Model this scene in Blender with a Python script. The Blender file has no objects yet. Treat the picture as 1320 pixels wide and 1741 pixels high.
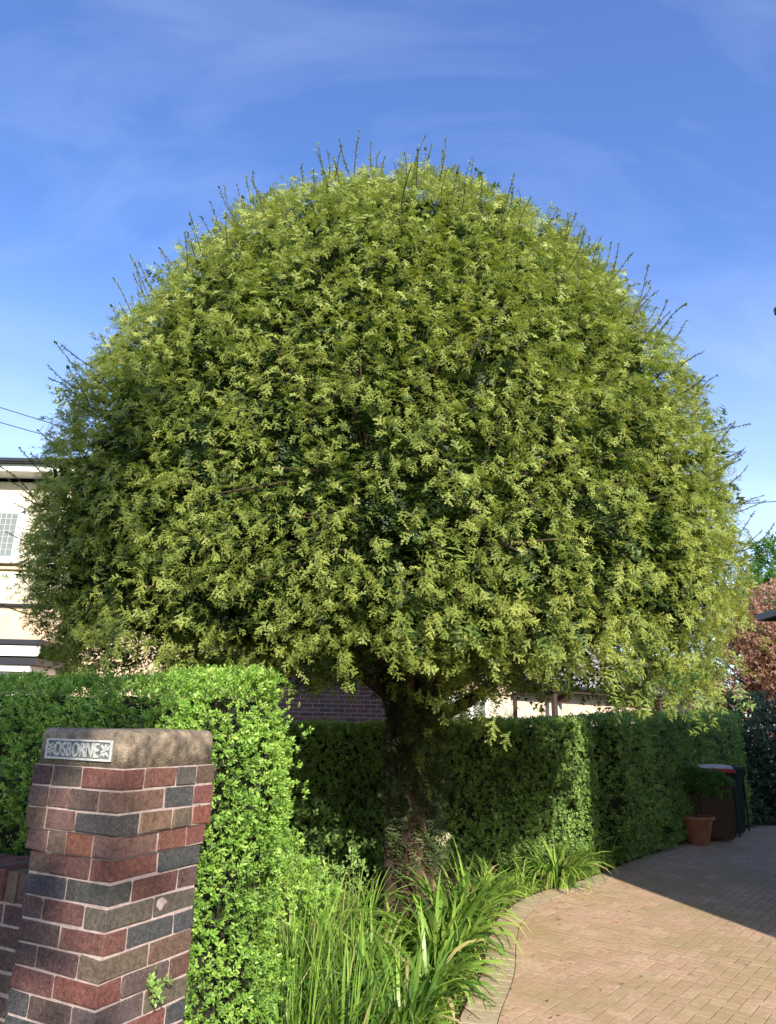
import bpy, bmesh, math, random
import numpy as np
from mathutils import Vector, Matrix

# ------------------------------------------------------------------ camera, sky, sun, exposure
SC = bpy.context.scene
COL = SC.collection
random.seed(7)
RNG = np.random.default_rng(7)

CAM_H, PITCH, ROLL = 1.5, math.radians(16.608), math.atan(.022)
cam_d = bpy.data.cameras.new('camera')
cam_d.sensor_fit = 'VERTICAL'; cam_d.sensor_height = 24.0
cam_d.lens = 24.0 * 1212.0 / 1741.0
cam_d.clip_start = .05; cam_d.clip_end = 2000
cam = bpy.data.objects.new('camera', cam_d); COL.objects.link(cam)
cr, sr, cp, sp = math.cos(ROLL), math.sin(ROLL), math.cos(PITCH), math.sin(PITCH)
right = Vector((cr, -sr*sp, sr*cp)); fwd = Vector((0, cp, sp)); up = right.cross(fwd)
cam.matrix_world = Matrix(((right.x, up.x, -fwd.x, 0), (right.y, up.y, -fwd.y, 0), (right.z, up.z, -fwd.z, CAM_H), (0, 0, 0, 1)))
SC.camera = cam

SUN_EL, SUN_AZ = math.radians(26), math.radians(15)      # sun low, behind the camera and a little to the right
to_sun = Vector((math.sin(SUN_AZ)*math.cos(SUN_EL), -math.cos(SUN_AZ)*math.cos(SUN_EL), math.sin(SUN_EL)))
sun_d = bpy.data.lights.new('sun', 'SUN'); sun_d.energy = 4.6; sun_d.angle = math.radians(.55); sun_d.color = (1.0, .93, .81)
sun = bpy.data.objects.new('sun', sun_d); COL.objects.link(sun)
sun.rotation_euler = to_sun.to_track_quat('Z', 'Y').to_euler(); sun.location = (6, -20, 14)

W = bpy.data.worlds.new('World'); SC.world = W; W.use_nodes = True
nt = W.node_tree; N = nt.nodes; L = nt.links; N.clear()
out = N.new('ShaderNodeOutputWorld'); bg = N.new('ShaderNodeBackground'); sky = N.new('ShaderNodeTexSky')
sky.sky_type = 'NISHITA'; sky.sun_disc = False; sky.sun_elevation = SUN_EL
sky.sun_rotation = math.pi - SUN_AZ; sky.altitude = 60; sky.air_density = 1.0; sky.dust_density = .9; sky.ozone_density = 2.4
bg.inputs['Strength'].default_value = .115
tc = N.new('ShaderNodeTexCoord'); mp = N.new('ShaderNodeMapping')
mp.inputs['Rotation'].default_value = (.3, .5, .6); mp.inputs['Scale'].default_value = (.8, 3.6, 3.0)
nz = N.new('ShaderNodeTexNoise'); nz.inputs['Scale'].default_value = 2.6; nz.inputs['Detail'].default_value = 7; nz.inputs['Roughness'].default_value = .55; nz.inputs['Distortion'].default_value = .5
rp = N.new('ShaderNodeValToRGB'); rp.color_ramp.elements[0].position = .47; rp.color_ramp.elements[1].position = .9
rp.color_ramp.elements[0].color = (.025, .025, .025, 1); rp.color_ramp.elements[1].color = (.14, .14, .14, 1)
mx = N.new('ShaderNodeMix'); mx.data_type = 'RGBA'
hs = N.new('ShaderNodeHueSaturation'); hs.inputs['Hue'].default_value = .514; hs.inputs['Saturation'].default_value = 1.24; hs.inputs['Value'].default_value = 1.36
L.new(tc.outputs['Generated'], mp.inputs['Vector']); L.new(mp.outputs['Vector'], nz.inputs['Vector'])
L.new(nz.outputs['Fac'], rp.inputs['Fac']); sx_ = N.new('ShaderNodeSeparateXYZ'); L.new(tc.outputs['Generated'], sx_.inputs['Vector'])
mr = N.new('ShaderNodeMapRange'); mr.interpolation_type = 'SMOOTHSTEP'; mr.inputs['From Min'].default_value = 0.0; mr.inputs['From Max'].default_value = .62; mr.inputs['To Min'].default_value = .36; mr.inputs['To Max'].default_value = 0.0
L.new(sx_.outputs['Z'], mr.inputs['Value']); ad = N.new('ShaderNodeMath'); ad.operation = 'ADD'; ad.use_clamp = True
L.new(rp.outputs['Color'], ad.inputs[0]); L.new(mr.outputs['Result'], ad.inputs[1]); L.new(ad.outputs['Value'], mx.inputs['Factor'])
L.new(sky.outputs['Color'], hs.inputs['Color']); L.new(hs.outputs['Color'], mx.inputs['A'])
mx.inputs['B'].default_value = (7.2, 7.9, 9.6, 1)
L.new(mx.outputs['Result'], bg.inputs['Color']); L.new(bg.outputs['Background'], out.inputs['Surface'])

SC.view_settings.view_transform = 'Standard'; SC.view_settings.look = 'None'
SC.view_settings.exposure = 1.0; SC.view_settings.gamma = 1.0; SC.view_settings.use_curve_mapping = False
SC.render.engine = 'CYCLES'
try:
    SC.cycles.use_denoising = True
    SC.cycles.max_bounces = 8; SC.cycles.transparent_max_bounces = 8
except Exception:
    pass

# ------------------------------------------------------------------ materials
def new_mat(name):
    m = bpy.data.materials.new(name); m.use_nodes = True
    t = m.node_tree; t.nodes.clear()
    o = t.nodes.new('ShaderNodeOutputMaterial')
    return m, t.nodes, t.links, o

def noise_node(N, L, scale, detail=5, rough=.6, coord='Object', stretch=None, dist=0.0):
    tc = N.new('ShaderNodeNewGeometry' if coord == 'WORLD' else 'ShaderNodeTexCoord'); n = N.new('ShaderNodeTexNoise')
    if coord == 'WORLD': coord = 'Position'
    n.inputs['Scale'].default_value = scale; n.inputs['Detail'].default_value = detail; n.inputs['Roughness'].default_value = rough
    n.inputs['Distortion'].default_value = dist
    if stretch:
        mp = N.new('ShaderNodeMapping'); mp.inputs['Scale'].default_value = stretch
        L.new(tc.outputs[coord], mp.inputs['Vector']); L.new(mp.outputs['Vector'], n.inputs['Vector'])
    else:
        L.new(tc.outputs[coord], n.inputs['Vector'])
    return n

def ramp_node(N, stops):
    r = N.new('ShaderNodeValToRGB'); e = r.color_ramp.elements
    while len(e) < len(stops): e.new(.5)
    for x, (p, c) in zip(e, stops):
        x.position = p; x.color = (*c, 1)
    return r

def surf_mat(name, stops, scale=8, rough=.85, bump=.3, bscale=None, stretch=None, detail=6, spec=.35, bdist=.01):
    """plain surface: noise through a ramp, second finer noise as bump"""
    m, N, L, o = new_mat(name)
    b = N.new('ShaderNodeBsdfPrincipled'); b.inputs['Roughness'].default_value = rough
    b.inputs['Specular IOR Level'].default_value = spec
    n = noise_node(N, L, scale, detail, stretch=stretch); r = ramp_node(N, stops)
    L.new(n.outputs['Fac'], r.inputs['Fac']); L.new(r.outputs['Color'], b.inputs['Base Color'])
    if bump:
        n2 = noise_node(N, L, bscale or scale*6, 4, stretch=stretch); bp = N.new('ShaderNodeBump')
        bp.inputs['Strength'].default_value = bump; bp.inputs['Distance'].default_value = bdist
        L.new(n2.outputs['Fac'], bp.inputs['Height']); L.new(bp.outputs['Normal'], b.inputs['Normal'])
    L.new(b.outputs['BSDF'], o.inputs['Surface'])
    return m

def leaf_mat(name, stops, rough=.5, trans=.35, tcol=(1.25, 1.25, .6), spec=.4):
    """leaf: colour from the per-leaf 'tint' attribute, part of the light passes through"""
    m, N, L, o = new_mat(name)
    a = N.new('ShaderNodeAttribute'); a.attribute_name = 'tint'
    r = ramp_node(N, stops); L.new(a.outputs['Fac'], r.inputs['Fac'])
    b = N.new('ShaderNodeBsdfPrincipled'); b.inputs['Roughness'].default_value = rough; b.inputs['Specular IOR Level'].default_value = spec
    L.new(r.outputs['Color'], b.inputs['Base Color'])
    t = N.new('ShaderNodeBsdfTranslucent')
    mu = N.new('ShaderNodeMix'); mu.data_type = 'RGBA'; mu.blend_type = 'MULTIPLY'; mu.inputs['Factor'].default_value = 1
    L.new(r.outputs['Color'], mu.inputs['A']); mu.inputs['B'].default_value = (*tcol, 1); L.new(mu.outputs['Result'], t.inputs['Color'])
    s = N.new('ShaderNodeMixShader'); s.inputs['Fac'].default_value = trans
    L.new(b.outputs['BSDF'], s.inputs[1]); L.new(t.outputs['BSDF'], s.inputs[2]); L.new(s.outputs['Shader'], o.inputs['Surface'])
    return m

def piece_mat(name, rough=.85, var=.35, scale=25, bump=.5, speck=None, bdist=.004):
    """brick / paver: each piece's own colour in the attribute 'col', with grain and wear"""
    m, N, L, o = new_mat(name)
    a = N.new('ShaderNodeAttribute'); a.attribute_name = 'col'
    b = N.new('ShaderNodeBsdfPrincipled'); b.inputs['Roughness'].default_value = rough; b.inputs['Specular IOR Level'].default_value = .3
    n = noise_node(N, L, scale, 7, .7, 'WORLD'); r = ramp_node(N, [(.25, (1-var,)*3), (.72, (1+var*.6,)*3)])
    L.new(n.outputs['Fac'], r.inputs['Fac'])
    mu = N.new('ShaderNodeMix'); mu.data_type = 'RGBA'; mu.blend_type = 'MULTIPLY'; mu.inputs['Factor'].default_value = 1
    L.new(a.outputs['Color'], mu.inputs['A']); L.new(r.outputs['Color'], mu.inputs['B'])
    last = mu.outputs['Result']
    if speck:
        n3 = noise_node(N, L, speck[0], 5, .65, 'WORLD'); r3 = ramp_node(N, [(speck[1], (0,)*3), (speck[1]+.12, (1,)*3)])
        L.new(n3.outputs['Fac'], r3.inputs['Fac'])
        m2 = N.new('ShaderNodeMix'); m2.data_type = 'RGBA'; m2.inputs['B'].default_value = (*speck[2], 1)
        ms = N.new('ShaderNodeMath'); ms.operation = 'MULTIPLY'; ms.inputs[1].default_value = speck[3]
        L.new(r3.outputs['Color'], ms.inputs[0]); L.new(ms.outputs['Value'], m2.inputs['Factor']); L.new(last, m2.inputs['A'])
        last = m2.outputs['Result']
    L.new(last, b.inputs['Base Color'])
    n2 = noise_node(N, L, scale*5, 5, .7, 'WORLD'); bp = N.new('ShaderNodeBump'); bp.inputs['Strength'].default_value = bump; bp.inputs['Distance'].default_value = bdist
    L.new(n2.outputs['Fac'], bp.inputs['Height']); L.new(bp.outputs['Normal'], b.inputs['Normal'])
    L.new(b.outputs['BSDF'], o.inputs['Surface'])
    return m

def flat_mat(name, c, rough=.5, spec=.4, metal=0.0):
    return surf_mat(name, [(.3, tuple(x*.86 for x in c)), (.7, tuple(min(1, x*1.1) for x in c))], 9, rough, .08, 60, spec=spec)

M = {}
M['yew'] = leaf_mat('yew_needles', [(0, (.012, .028, .010)), (.3, (.050, .095, .022)), (.5, (.200, .272, .056)), (.76, (.330, .388, .086)), (1, (.41, .445, .115))], .5, .32)
M['privet'] = leaf_mat('privet_leaf', [(0, (.045, .100, .020)), (.45, (.225, .395, .062)), (1, (.45, .60, .14))], .42, .32)
M['hedge_mid'] = leaf_mat('garden_hedge_leaf', [(0, (.055, .105, .034)), (.5, (.240, .385, .100)), (1, (.45, .58, .19))], .45, .35)
M['laurel'] = leaf_mat('glossy_shrub_leaf', [(0, (.018, .042, .020)), (.6, (.045, .095, .034)), (1, (.10, .16, .055))], .3, .15, spec=.6)
M['lily'] = leaf_mat('daylily_blade', [(0, (.045, .100, .018)), (.3, (.105, .215, .034)), (.6, (.23, .37, .062)), (.93, (.31, .44, .085)), (1, (.44, .37, .17))], .38, .35)
M['copper'] = leaf_mat('copper_leaf', [(0, (.14, .075, .05)), (.5, (.34, .195, .13)), (1, (.50, .33, .22))], .5, .3, (1.2, .9, .6))
M['far_tree'] = leaf_mat('far_tree_leaf', [(0, (.030, .080, .014)), (.5, (.085, .190, .028)), (1, (.17, .31, .06))], .5, .35)
M['ivy'] = leaf_mat('trunk_sprig_leaf', [(0, (.022, .040, .016)), (.6, (.085, .115, .040)), (1, (.30, .30, .16))], .5, .25)
M['litter'] = leaf_mat('dry_leaf', [(0, (.10, .055, .03)), (.5, (.22, .13, .06)), (1, (.30, .26, .10))], .7, .15)
M['bark'] = surf_mat('yew_bark', [(.34, (.009, .006, .005)), (.5, (.046, .026, .018)), (.64, (.125, .075, .05)), (.8, (.30, .21, .14))], 7, .92, 1.0, 26, stretch=(1, 1, .14), bdist=.05)
M['twig'] = surf_mat('twig_bark', [(.3, (.035, .024, .017)), (.7, (.10, .068, .045))], 14, .9, .3)
M['core'] = surf_mat('dark_core', [(.3, (.008, .011, .005)), (.7, (.028, .030, .014))], 22, .95, .8, 60)  # near-black, for the solid cores that block light inside hedges and crown
M['brick'] = piece_mat('pillar_brick', .8, .75, 55, 1.0, (150, .55, (.33, .25, .20), .55), .007)
M['far_brick'] = piece_mat('far_brick', .85, .25, 12, .3)
M['paver'] = piece_mat('clay_paver', .85, .38, 26, .7, (.9, .47, (.34, .26, .125), .62), .004)
M['mortar'] = surf_mat('mortar', [(.25, (.27, .20, .18)), (.75, (.52, .415, .375))], 30, .95, .8, 160, bdist=.006)
M['joint'] = surf_mat('joint_sand', [(.3, (.035, .027, .017)), (.7, (.12, .09, .05))], 14, .95, .5)
M['cap'] = surf_mat('weathered_coping', [(.3, (.075, .062, .048)), (.5, (.20, .155, .110)), (.72, (.36, .285, .20))], 26, .9, .9, 130, detail=9, bdist=.006)
M['sign'] = surf_mat('sign_plate', [(.3, (.10, .105, .10)), (.7, (.22, .225, .21))], 40, .6, .3)
M['letter'] = surf_mat('sign_lettering', [(.3, (.36, .37, .35)), (.7, (.62, .62, .57))], 60, .55, .3)
M['soil'] = surf_mat('soil', [(.3, (.030, .020, .013)), (.55, (.075, .050, .030)), (.8, (.15, .10, .055))], 9, .95, .9, 45, bdist=.03)
M['asphalt'] = surf_mat('asphalt', [(.3, (.04, .04, .042)), (.7, (.07, .068, .066))], 30, .9, .5)
M['lawn'] = surf_mat('far_ground', [(.3, (.03, .055, .014)), (.7, (.07, .11, .03))], 3, .95, .6)
M['render'] = surf_mat('cream_render', [(.3, (.52, .46, .33)), (.7, (.64, .58, .43))], 2.2, .9, .35, 60)
M['peach'] = surf_mat('peach_render', [(.3, (.52, .37, .25)), (.7, (.68, .50, .35))], 2.5, .9, .35, 60)
M['white'] = flat_mat('white_paint', (.76, .75, .71), .45)
M['brown_paint'] = flat_mat('brown_paint', (.050, .030, .022), .5)
M['dark_paint'] = flat_mat('dark_gutter', (.022, .022, .026), .4)
M['roof'] = piece_mat('roof_tile', .85, .35, 6, .4)
M['glass'] = None
M['terracotta'] = surf_mat('terracotta', [(.3, (.27, .095, .058)), (.7, (.40, .165, .105))], 10, .8, .2)
M['bin_brown'] = flat_mat('brown_bin_plastic', (.085, .045, .030), .45)
M['bin_green'] = flat_mat('green_bin_plastic', (.018, .050, .036), .45)
M['bin_red'] = flat_mat('red_plastic', (.46, .050, .045), .45)
M['bin_pale'] = flat_mat('pale_lid_plastic', (.62, .55, .45), .5)
M['black'] = flat_mat('black_rubber', (.014, .014, .015), .6)
m, N_, L_, o_ = new_mat('window_glass')
b_ = N_.new('ShaderNodeBsdfPrincipled'); b_.inputs['Base Color'].default_value = (.16, .18, .165, 1); b_.inputs['Roughness'].default_value = .06; b_.inputs['Specular IOR Level'].default_value = .7
L_.new(b_.outputs['BSDF'], o_.inputs['Surface']); M['glass'] = m

# ------------------------------------------------------------------ object helpers
def link_mesh(name, me, mat, parent=None):
    o = bpy.data.objects.new(name, me); COL.objects.link(o)
    if mat and not me.materials: me.materials.append(mat)
    if parent is not None: o.parent = parent
    return o

def tag(o, label=None, cat=None, group=None, kind=None):
    if label: o['label'] = label
    if cat: o['category'] = cat
    if group: o['group'] = group
    if kind: o['kind'] = kind
    return o

def empty(name, label, cat, loc=(0, 0, 0), group=None, kind=None, rotz=0):
    o = bpy.data.objects.new(name, None); COL.objects.link(o)
    o.location = loc; o.rotation_euler = (0, 0, rotz); o.empty_display_size = .2
    return tag(o, label, cat, group, kind)

def obj_bm(name, bm, mat, parent=None, smooth=False):
    me = bpy.data.meshes.new(name); bm.to_mesh(me); bm.free()
    if smooth: me.polygons.foreach_set('use_smooth', [True]*len(me.polygons))
    return link_mesh(name, me, mat, parent)

def mesh_np(name, V, F, mat, parent=None, tint=None, col=None, smooth=False):
    """V (n,3), F (m,k) with k = 3 or 4"""
    me = bpy.data.meshes.new(name); V = np.ascontiguousarray(V, dtype=np.float32); F = np.ascontiguousarray(F, dtype=np.int32)
    k = F.shape[1]
    me.vertices.add(len(V)); me.vertices.foreach_set('co', V.ravel())
    me.loops.add(F.size); me.loops.foreach_set('vertex_index', F.ravel())
    me.polygons.add(len(F)); me.polygons.foreach_set('loop_start', np.arange(0, F.size, k, dtype=np.int32))
    try: me.polygons.foreach_set('loop_total', np.full(len(F), k, dtype=np.int32))
    except Exception: pass
    me.update(calc_edges=True)
    me.polygons.foreach_set('use_smooth', np.full(len(F), smooth, dtype=bool))
    if tint is not None:
        a = me.attributes.new('tint', 'FLOAT', 'POINT'); a.data.foreach_set('value', np.ascontiguousarray(tint, dtype=np.float32))
    if col is not None:
        a = me.attributes.new('col', 'FLOAT_COLOR', 'POINT'); a.data.foreach_set('color', np.ascontiguousarray(col, dtype=np.float32).ravel())
    return link_mesh(name, me, mat, parent)

def set_col(me, c):
    a = me.attributes.new('col', 'FLOAT_COLOR', 'POINT')
    a.data.foreach_set('color', np.tile(np.array([*c, 1], dtype=np.float32), len(me.vertices)))

def bm_box(bm, c, s, M4=None):
    """axis aligned box, centre c, full size s"""
    vs = []
    for dx in (-.5, .5):
        for dy in (-.5, .5):
            for dz in (-.5, .5):
                v = Vector((c[0]+dx*s[0], c[1]+dy*s[1], c[2]+dz*s[2]))
                vs.append(bm.verts.new(M4 @ v if M4 else v))
    for f in ((0, 1, 3, 2), (4, 6, 7, 5), (0, 4, 5, 1), (2, 3, 7, 6), (0, 2, 6, 4), (1, 5, 7, 3)):
        bm.faces.new([vs[i] for i in f])

def box(name, c, s, mat, parent=None, bevel=0, M4=None, seg=1):
    bm = bmesh.new(); bm_box(bm, c, s, M4)
    if bevel: bmesh.ops.bevel(bm, geom=bm.edges[:], offset=bevel, segments=seg, affect='EDGES', profile=.5)
    bmesh.ops.recalc_face_normals(bm, faces=bm.faces[:])
    return obj_bm(name, bm, mat, parent)

def tube_np(P, R, n=8):
    """tapered tube along the polyline P with radii R -> V, F(quads)"""
    P = np.array(P, float); R = np.array(R, float)
    T = np.gradient(P, axis=0); T /= np.linalg.norm(T, axis=1)[:, None]+1e-9
    ref = np.where(np.abs(T[:, 2:3]) > .9, [[1., 0, 0]], [[0, 0, 1.]])
    A = np.cross(T, ref); A /= np.linalg.norm(A, axis=1)[:, None]+1e-9; B = np.cross(T, A)
    th = np.linspace(0, 2*np.pi, n, endpoint=False)
    V = P[:, None, :] + R[:, None, None]*(np.cos(th)[None, :, None]*A[:, None, :] + np.sin(th)[None, :, None]*B[:, None, :])
    V = V.reshape(-1, 3); F = []
    for i in range(len(P)-1):
        for j in range(n):
            F.append((i*n+j, i*n+(j+1) % n, (i+1)*n+(j+1) % n, (i+1)*n+j))
    return V, np.array(F, int)

def join_np(parts):
    Vs, Fs, k = [], [], 0
    for V, F in parts:
        Vs.append(V); Fs.append(F+k); k += len(V)
    return np.concatenate(Vs), np.concatenate(Fs)

# smooth value noise in 3-D
_G = RNG.random((32, 32, 32)).astype(np.float32)
def vnoise(P, s):
    Q = np.asarray(P, float)*s + 97.3; I = np.floor(Q).astype(int); f = Q-I; f = f*f*(3-2*f); r = 0
    for dx in (0, 1):
        for dy in (0, 1):
            for dz in (0, 1):
                w = (f[:, 0] if dx else 1-f[:, 0])*(f[:, 1] if dy else 1-f[:, 1])*(f[:, 2] if dz else 1-f[:, 2])
                r = r + w*_G[(I[:, 0]+dx) % 32, (I[:, 1]+dy) % 32, (I[:, 2]+dz) % 32]
    return r*2-1

def unit(A):
    return A/(np.linalg.norm(A, axis=-1, keepdims=True)+1e-9)

def scatter(TV, TF, P, X, Zh, S, tint, tvar=None):
    """copies of the template (TV, TF) at P with local x along X and local z near Zh"""
    X = unit(X); Y = unit(np.cross(Zh, X)); Z = np.cross(X, Y)
    V = P[:, None, :] + S[:, None, None]*(TV[None, :, 0:1]*X[:, None, :] + TV[None, :, 1:2]*Y[:, None, :] + TV[None, :, 2:3]*Z[:, None, :])
    n, k = len(P), len(TV)
    F = (TF[None, :, :] + (np.arange(n)*k)[:, None, None]).reshape(-1, TF.shape[1])
    t = np.repeat(tint, k)
    if tvar is not None: t = t + np.tile(tvar, n)
    return V.reshape(-1, 3), F, np.clip(t, 0, 1)

def cat_sc(L_):
    Vs, Fs, Ts, k = [], [], [], 0
    for V, F, t in L_:
        Vs.append(V); Fs.append(F+k); Ts.append(t); k += len(V)
    return np.concatenate(Vs), np.concatenate(Fs), np.concatenate(Ts)

def rnd(n): return RNG.normal(size=(n, 3))

# ---- leaf templates (local x = growth direction, z = upper side)
def leaf_tri(p, d, nrm, l, w):
    """folded leaf: two triangles either side of the midrib"""
    d = unit(np.array(d, float)); nrm = np.array(nrm, float); s = unit(np.cross(nrm, d)); nn = np.cross(d, s)
    p = np.array(p, float); m = p + d*l*.5
    return [p, m + s*w*.5 + nn*w*.18, p + d*l, m - s*w*.5 + nn*w*.18], [(0, 2, 1), (0, 3, 2)]

def sprig(nl, l, w, length, seed, spread=.9):
    """small shoot of broad leaves round a short stem"""
    r = random.Random(seed); V, F = [], []
    for i in range(nl):
        t = (i+.3)/nl; a = i*2.4+r.uniform(-.4, .4)
        sp_ = spread*(1-.45*t)+.15
        d = (math.cos(sp_), math.sin(sp_)*math.cos(a), math.sin(sp_)*math.sin(a))
        nrm = (math.sin(sp_), -math.cos(sp_)*math.cos(a), -math.cos(sp_)*math.sin(a))
        v, f = leaf_tri((t*length, 0, 0), d, nrm, l*r.uniform(.75, 1.15), w*r.uniform(.8, 1.1))
        k = len(V); V += v; F += [tuple(q+k for q in x) for x in f]
    return np.array(V), np.array(F)

def yew_spray(main, side, pairs, spairs, nl, nw, seed, tip=.25, amin=.75, amax=1.15):
    """flat spray: main shoot with side shoots, each two-ranked with narrow needles; tvar brightens the tips"""
    r = random.Random(seed); V, F, T = [], [], []
    def shoot(p0, ang, length, n, zd):
        for i in range(n):
            t = (i+.5)/n
            x = p0[0]+math.cos(ang)*length*t; y = p0[1]+math.sin(ang)*length*t
            z = p0[2]-zd*t*t+r.uniform(-.004, .004)
            for s in (-1, 1):
                a = ang+s*r.uniform(amin, amax); l = nl*(1-.35*t)*r.uniform(.8, 1.15); k = len(V)
                px, py = -math.sin(a)*nw*.5, math.cos(a)*nw*.5
                up_ = r.uniform(-.15, .45)*l
                V.extend([(x+px, y+py, z), (x-px, y-py, z), (x+math.cos(a)*l, y+math.sin(a)*l, z+up_)]); F.append((k, k+1, k+2)); b = tip*t; T.extend([b-.06, b-.06, b+.06])
        k = len(V); x = p0[0]+math.cos(ang)*length; y = p0[1]+math.sin(ang)*length; z = p0[2]-zd
        V.extend([(x-.004, y-.003, z), (x-.002, y+.004, z), (x+math.cos(ang)*nl*.6, y+math.sin(ang)*nl*.6, z+.004)]); F.append((k, k+1, k+2)); T.extend([tip, tip, tip+.1])
    shoot((0, 0, 0), 0, main, pairs, .025)
    for i in range(side):
        t = .25+.6*i/max(1, side-1) if side > 1 else .4
        s = 1 if i % 2 else -1
        shoot((main*t, 0, -.02*t*t), s*r.uniform(.6, .95), main*(.62-.32*t), spairs, .012)
    return np.array(V), np.array(F), np.array(T)

# ------------------------------------------------------------------ ground, drive, street
def poly_sheet(name, pts, z, mat):
    bm = bmesh.new(); f = bm.faces.new([bm.verts.new((x, y, z)) for x, y in pts]); bmesh.ops.triangulate(bm, faces=[f])
    bmesh.ops.recalc_face_normals(bm, faces=bm.faces[:])
    for f in bm.faces:
        if f.normal.z < 0: f.normal_flip()
    return obj_bm(name, bm, mat)
g = poly_sheet('ground', [(-300, -300), (300, -300), (300, 300), (-300, 300)], -.045, M['lawn']); tag(g, kind='structure')
EDGE = np.array([(-.05, 2.2), (.2, 3.3), (.43, 4.4), (.66, 5.2), (.80, 5.9), (.98, 6.56), (1.40, 7.38), (2.15, 8.22), (3.05, 9.40), (3.9, 10.47), (5.5, 12.45), (7.6, 14.8), (10.5, 17.6)])
def resample(P, step):
    P = np.array(P, float)
    # Catmull-Rom through the points, then even steps
    Q = []
    for i in range(len(P)-1):
        p0, p1, p2, p3 = P[max(i-1, 0)], P[i], P[i+1], P[min(i+2, len(P)-1)]
        for t in np.linspace(0, 1, 24, endpoint=False):
            Q.append(.5*((2*p1)+(-p0+p2)*t+(2*p0-5*p1+4*p2-p3)*t*t+(-p0+3*p1-3*p2+p3)*t**3))
    Q.append(P[-1]); Q = np.array(Q); d = np.r_[0, np.cumsum(np.linalg.norm(np.diff(Q, axis=0), axis=1))]
    s = np.arange(0, d[-1], step)
    return np.stack([np.interp(s, d, Q[:, k]) for k in range(Q.shape[1])], 1)
EC = resample(EDGE, .104)                                    # edging course, one paver per step
ET = unit(np.gradient(EC, axis=0)); EN = np.stack([ET[:, 1], -ET[:, 0]], 1)     # EN points onto the drive
INNER = EC+EN*.212
drive_pts = [tuple(p) for p in EC[::3]] + [(14, 17.6), (14, 1.2), (-.2, 1.2)]
drive = poly_sheet('driveway', drive_pts, -.0018, M['joint']); tag(drive, 'driveway of tan block pavers in herringbone', kind='structure')
bed = poly_sheet('planting_bed', [tuple(p) for p in EC[::3]] + [(6, 18), (-12, 18), (-12, 6), (-2, 2.5)], -.018, M['soil']); tag(bed, 'bare brown soil of the planting bed under the yew', kind='structure')
road = poly_sheet('road', [(-40, -9), (40, -9), (40, -1.5), (-40, -1.5)], -.037, M['asphalt']); tag(road, kind='structure')
pav = poly_sheet('pavement', [(-40, -1.45), (40, -1.45), (40, 1.15), (-40, 1.15)], -.03, M['asphalt']); tag(pav, kind='structure')

def paver_bm(l, w, d, jit):
    bm = bmesh.new(); g_ = .0028; ch = .0006
    lo = [(-l/2+g_, -w/2+g_), (l/2-g_, -w/2+g_), (l/2-g_, w/2-g_), (-l/2+g_, w/2-g_)]
    hi = [(x-math.copysign(ch, x), y-math.copysign(ch, y)) for x, y in lo]
    a = [bm.verts.new((x, y, -d)) for x, y in lo]; b = [bm.verts.new((x, y, -.0006)) for x, y in lo]
    c = [bm.verts.new((x, y, jit*.12*(x*.6+y))) for x, y in hi]
    for i in range(4):
        j = (i+1) % 4
        bm.faces.new((a[i], a[j], b[j], b[i])); bm.faces.new((b[i], b[j], c[j], c[i]))
    bm.faces.new(c)
    return bm
PAV_COLS = [(.50, .345, .222), (.46, .31, .20), (.52, .355, .235), (.48, .31, .21), (.45, .315, .20), (.54, .38, .25), (.50, .325, .22), (.46, .33, .205), (.51, .34, .235), (.43, .295, .19)]
paver_meshes = []
for i, c in enumerate(PAV_COLS):
    bm = paver_bm(.16, .08, .03, random.uniform(-.012, .012)); me = bpy.data.meshes.new('paver'); bm.to_mesh(me); bm.free(); set_col(me, c); me.materials.append(M['paver']); paver_meshes.append(me)
# herringbone lattice turned about 40 degrees to the view
A0 = math.radians(51); ca, sa = math.cos(A0), math.sin(A0)
def corners(x, y, r):
    c, q = math.cos(r), math.sin(r)
    return [(x+a*c-b*q, y+a*q+b*c) for a, b in ((-.0778, -.0378), (.0778, -.0378), (.0778, .0378), (-.0778, .0378))]
def edge_dist(x, y):
    i = int(np.argmin((EC[:, 0]-x)**2+(EC[:, 1]-y)**2)); return (np.array((x, y))-EC[i]) @ EN[i]
def inside_drive(x, y, r=0.0):
    if y < 2.4 or y > 13.2: return False
    d = edge_dist(x, y)
    if d > .33: return True
    return d > .1 and min(edge_dist(*q) for q in corners(x, y, r)) > .2085
cells = []
for cx in range(-170, 250):
    for cy in range(-170, 250):
        t = (cx-cy) % 4
        if t == 0: lx, ly, r = (cx+1)*.08, (cy+.5)*.08, 0.0
        elif t == 3: lx, ly, r = (cx+.5)*.08, (cy+1)*.08, math.pi/2
        else: continue
        x, y = 1.6+lx*ca-ly*sa, 5.0+lx*sa+ly*ca
        if y < 2.6 or y > 13 or x > .6*y+.9 or x < -.2: continue
        if inside_drive(x, y, r+A0): cells.append((x, y, r+A0))
def in_view(x, y): return y > 3.9 and x < .56*y+.1
cells.sort(key=lambda c: (not in_view(c[0], c[1]), math.hypot(c[0], c[1])))
for x, y, r in cells[:300]:
    o = bpy.data.objects.new('paver', random.choice(paver_meshes)); COL.objects.link(o); o.parent = drive
    o.location = (x, y, random.uniform(-.0006, .0006)); o.rotation_euler = (random.gauss(0, .002), random.gauss(0, .002), r+random.gauss(0, .006)+(math.pi if random.random() < .5 else 0))
Vs, Fs, Cs, k = [], [], [], 0
T_ = [(sx*(.0772-i_), sy*(.0372-i_), z_) for z_, i_ in ((-.03, 0), (-.0006, 0), (0, .0006)) for sx, sy in ((-1, -1), (1, -1), (1, 1), (-1, 1))]
TF_ = [(0, 1, 5, 4), (1, 2, 6, 5), (2, 3, 7, 6), (3, 0, 4, 7), (4, 5, 9, 8), (5, 6, 10, 9), (6, 7, 11, 10), (7, 4, 8, 11), (8, 9, 10, 11)]
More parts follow.
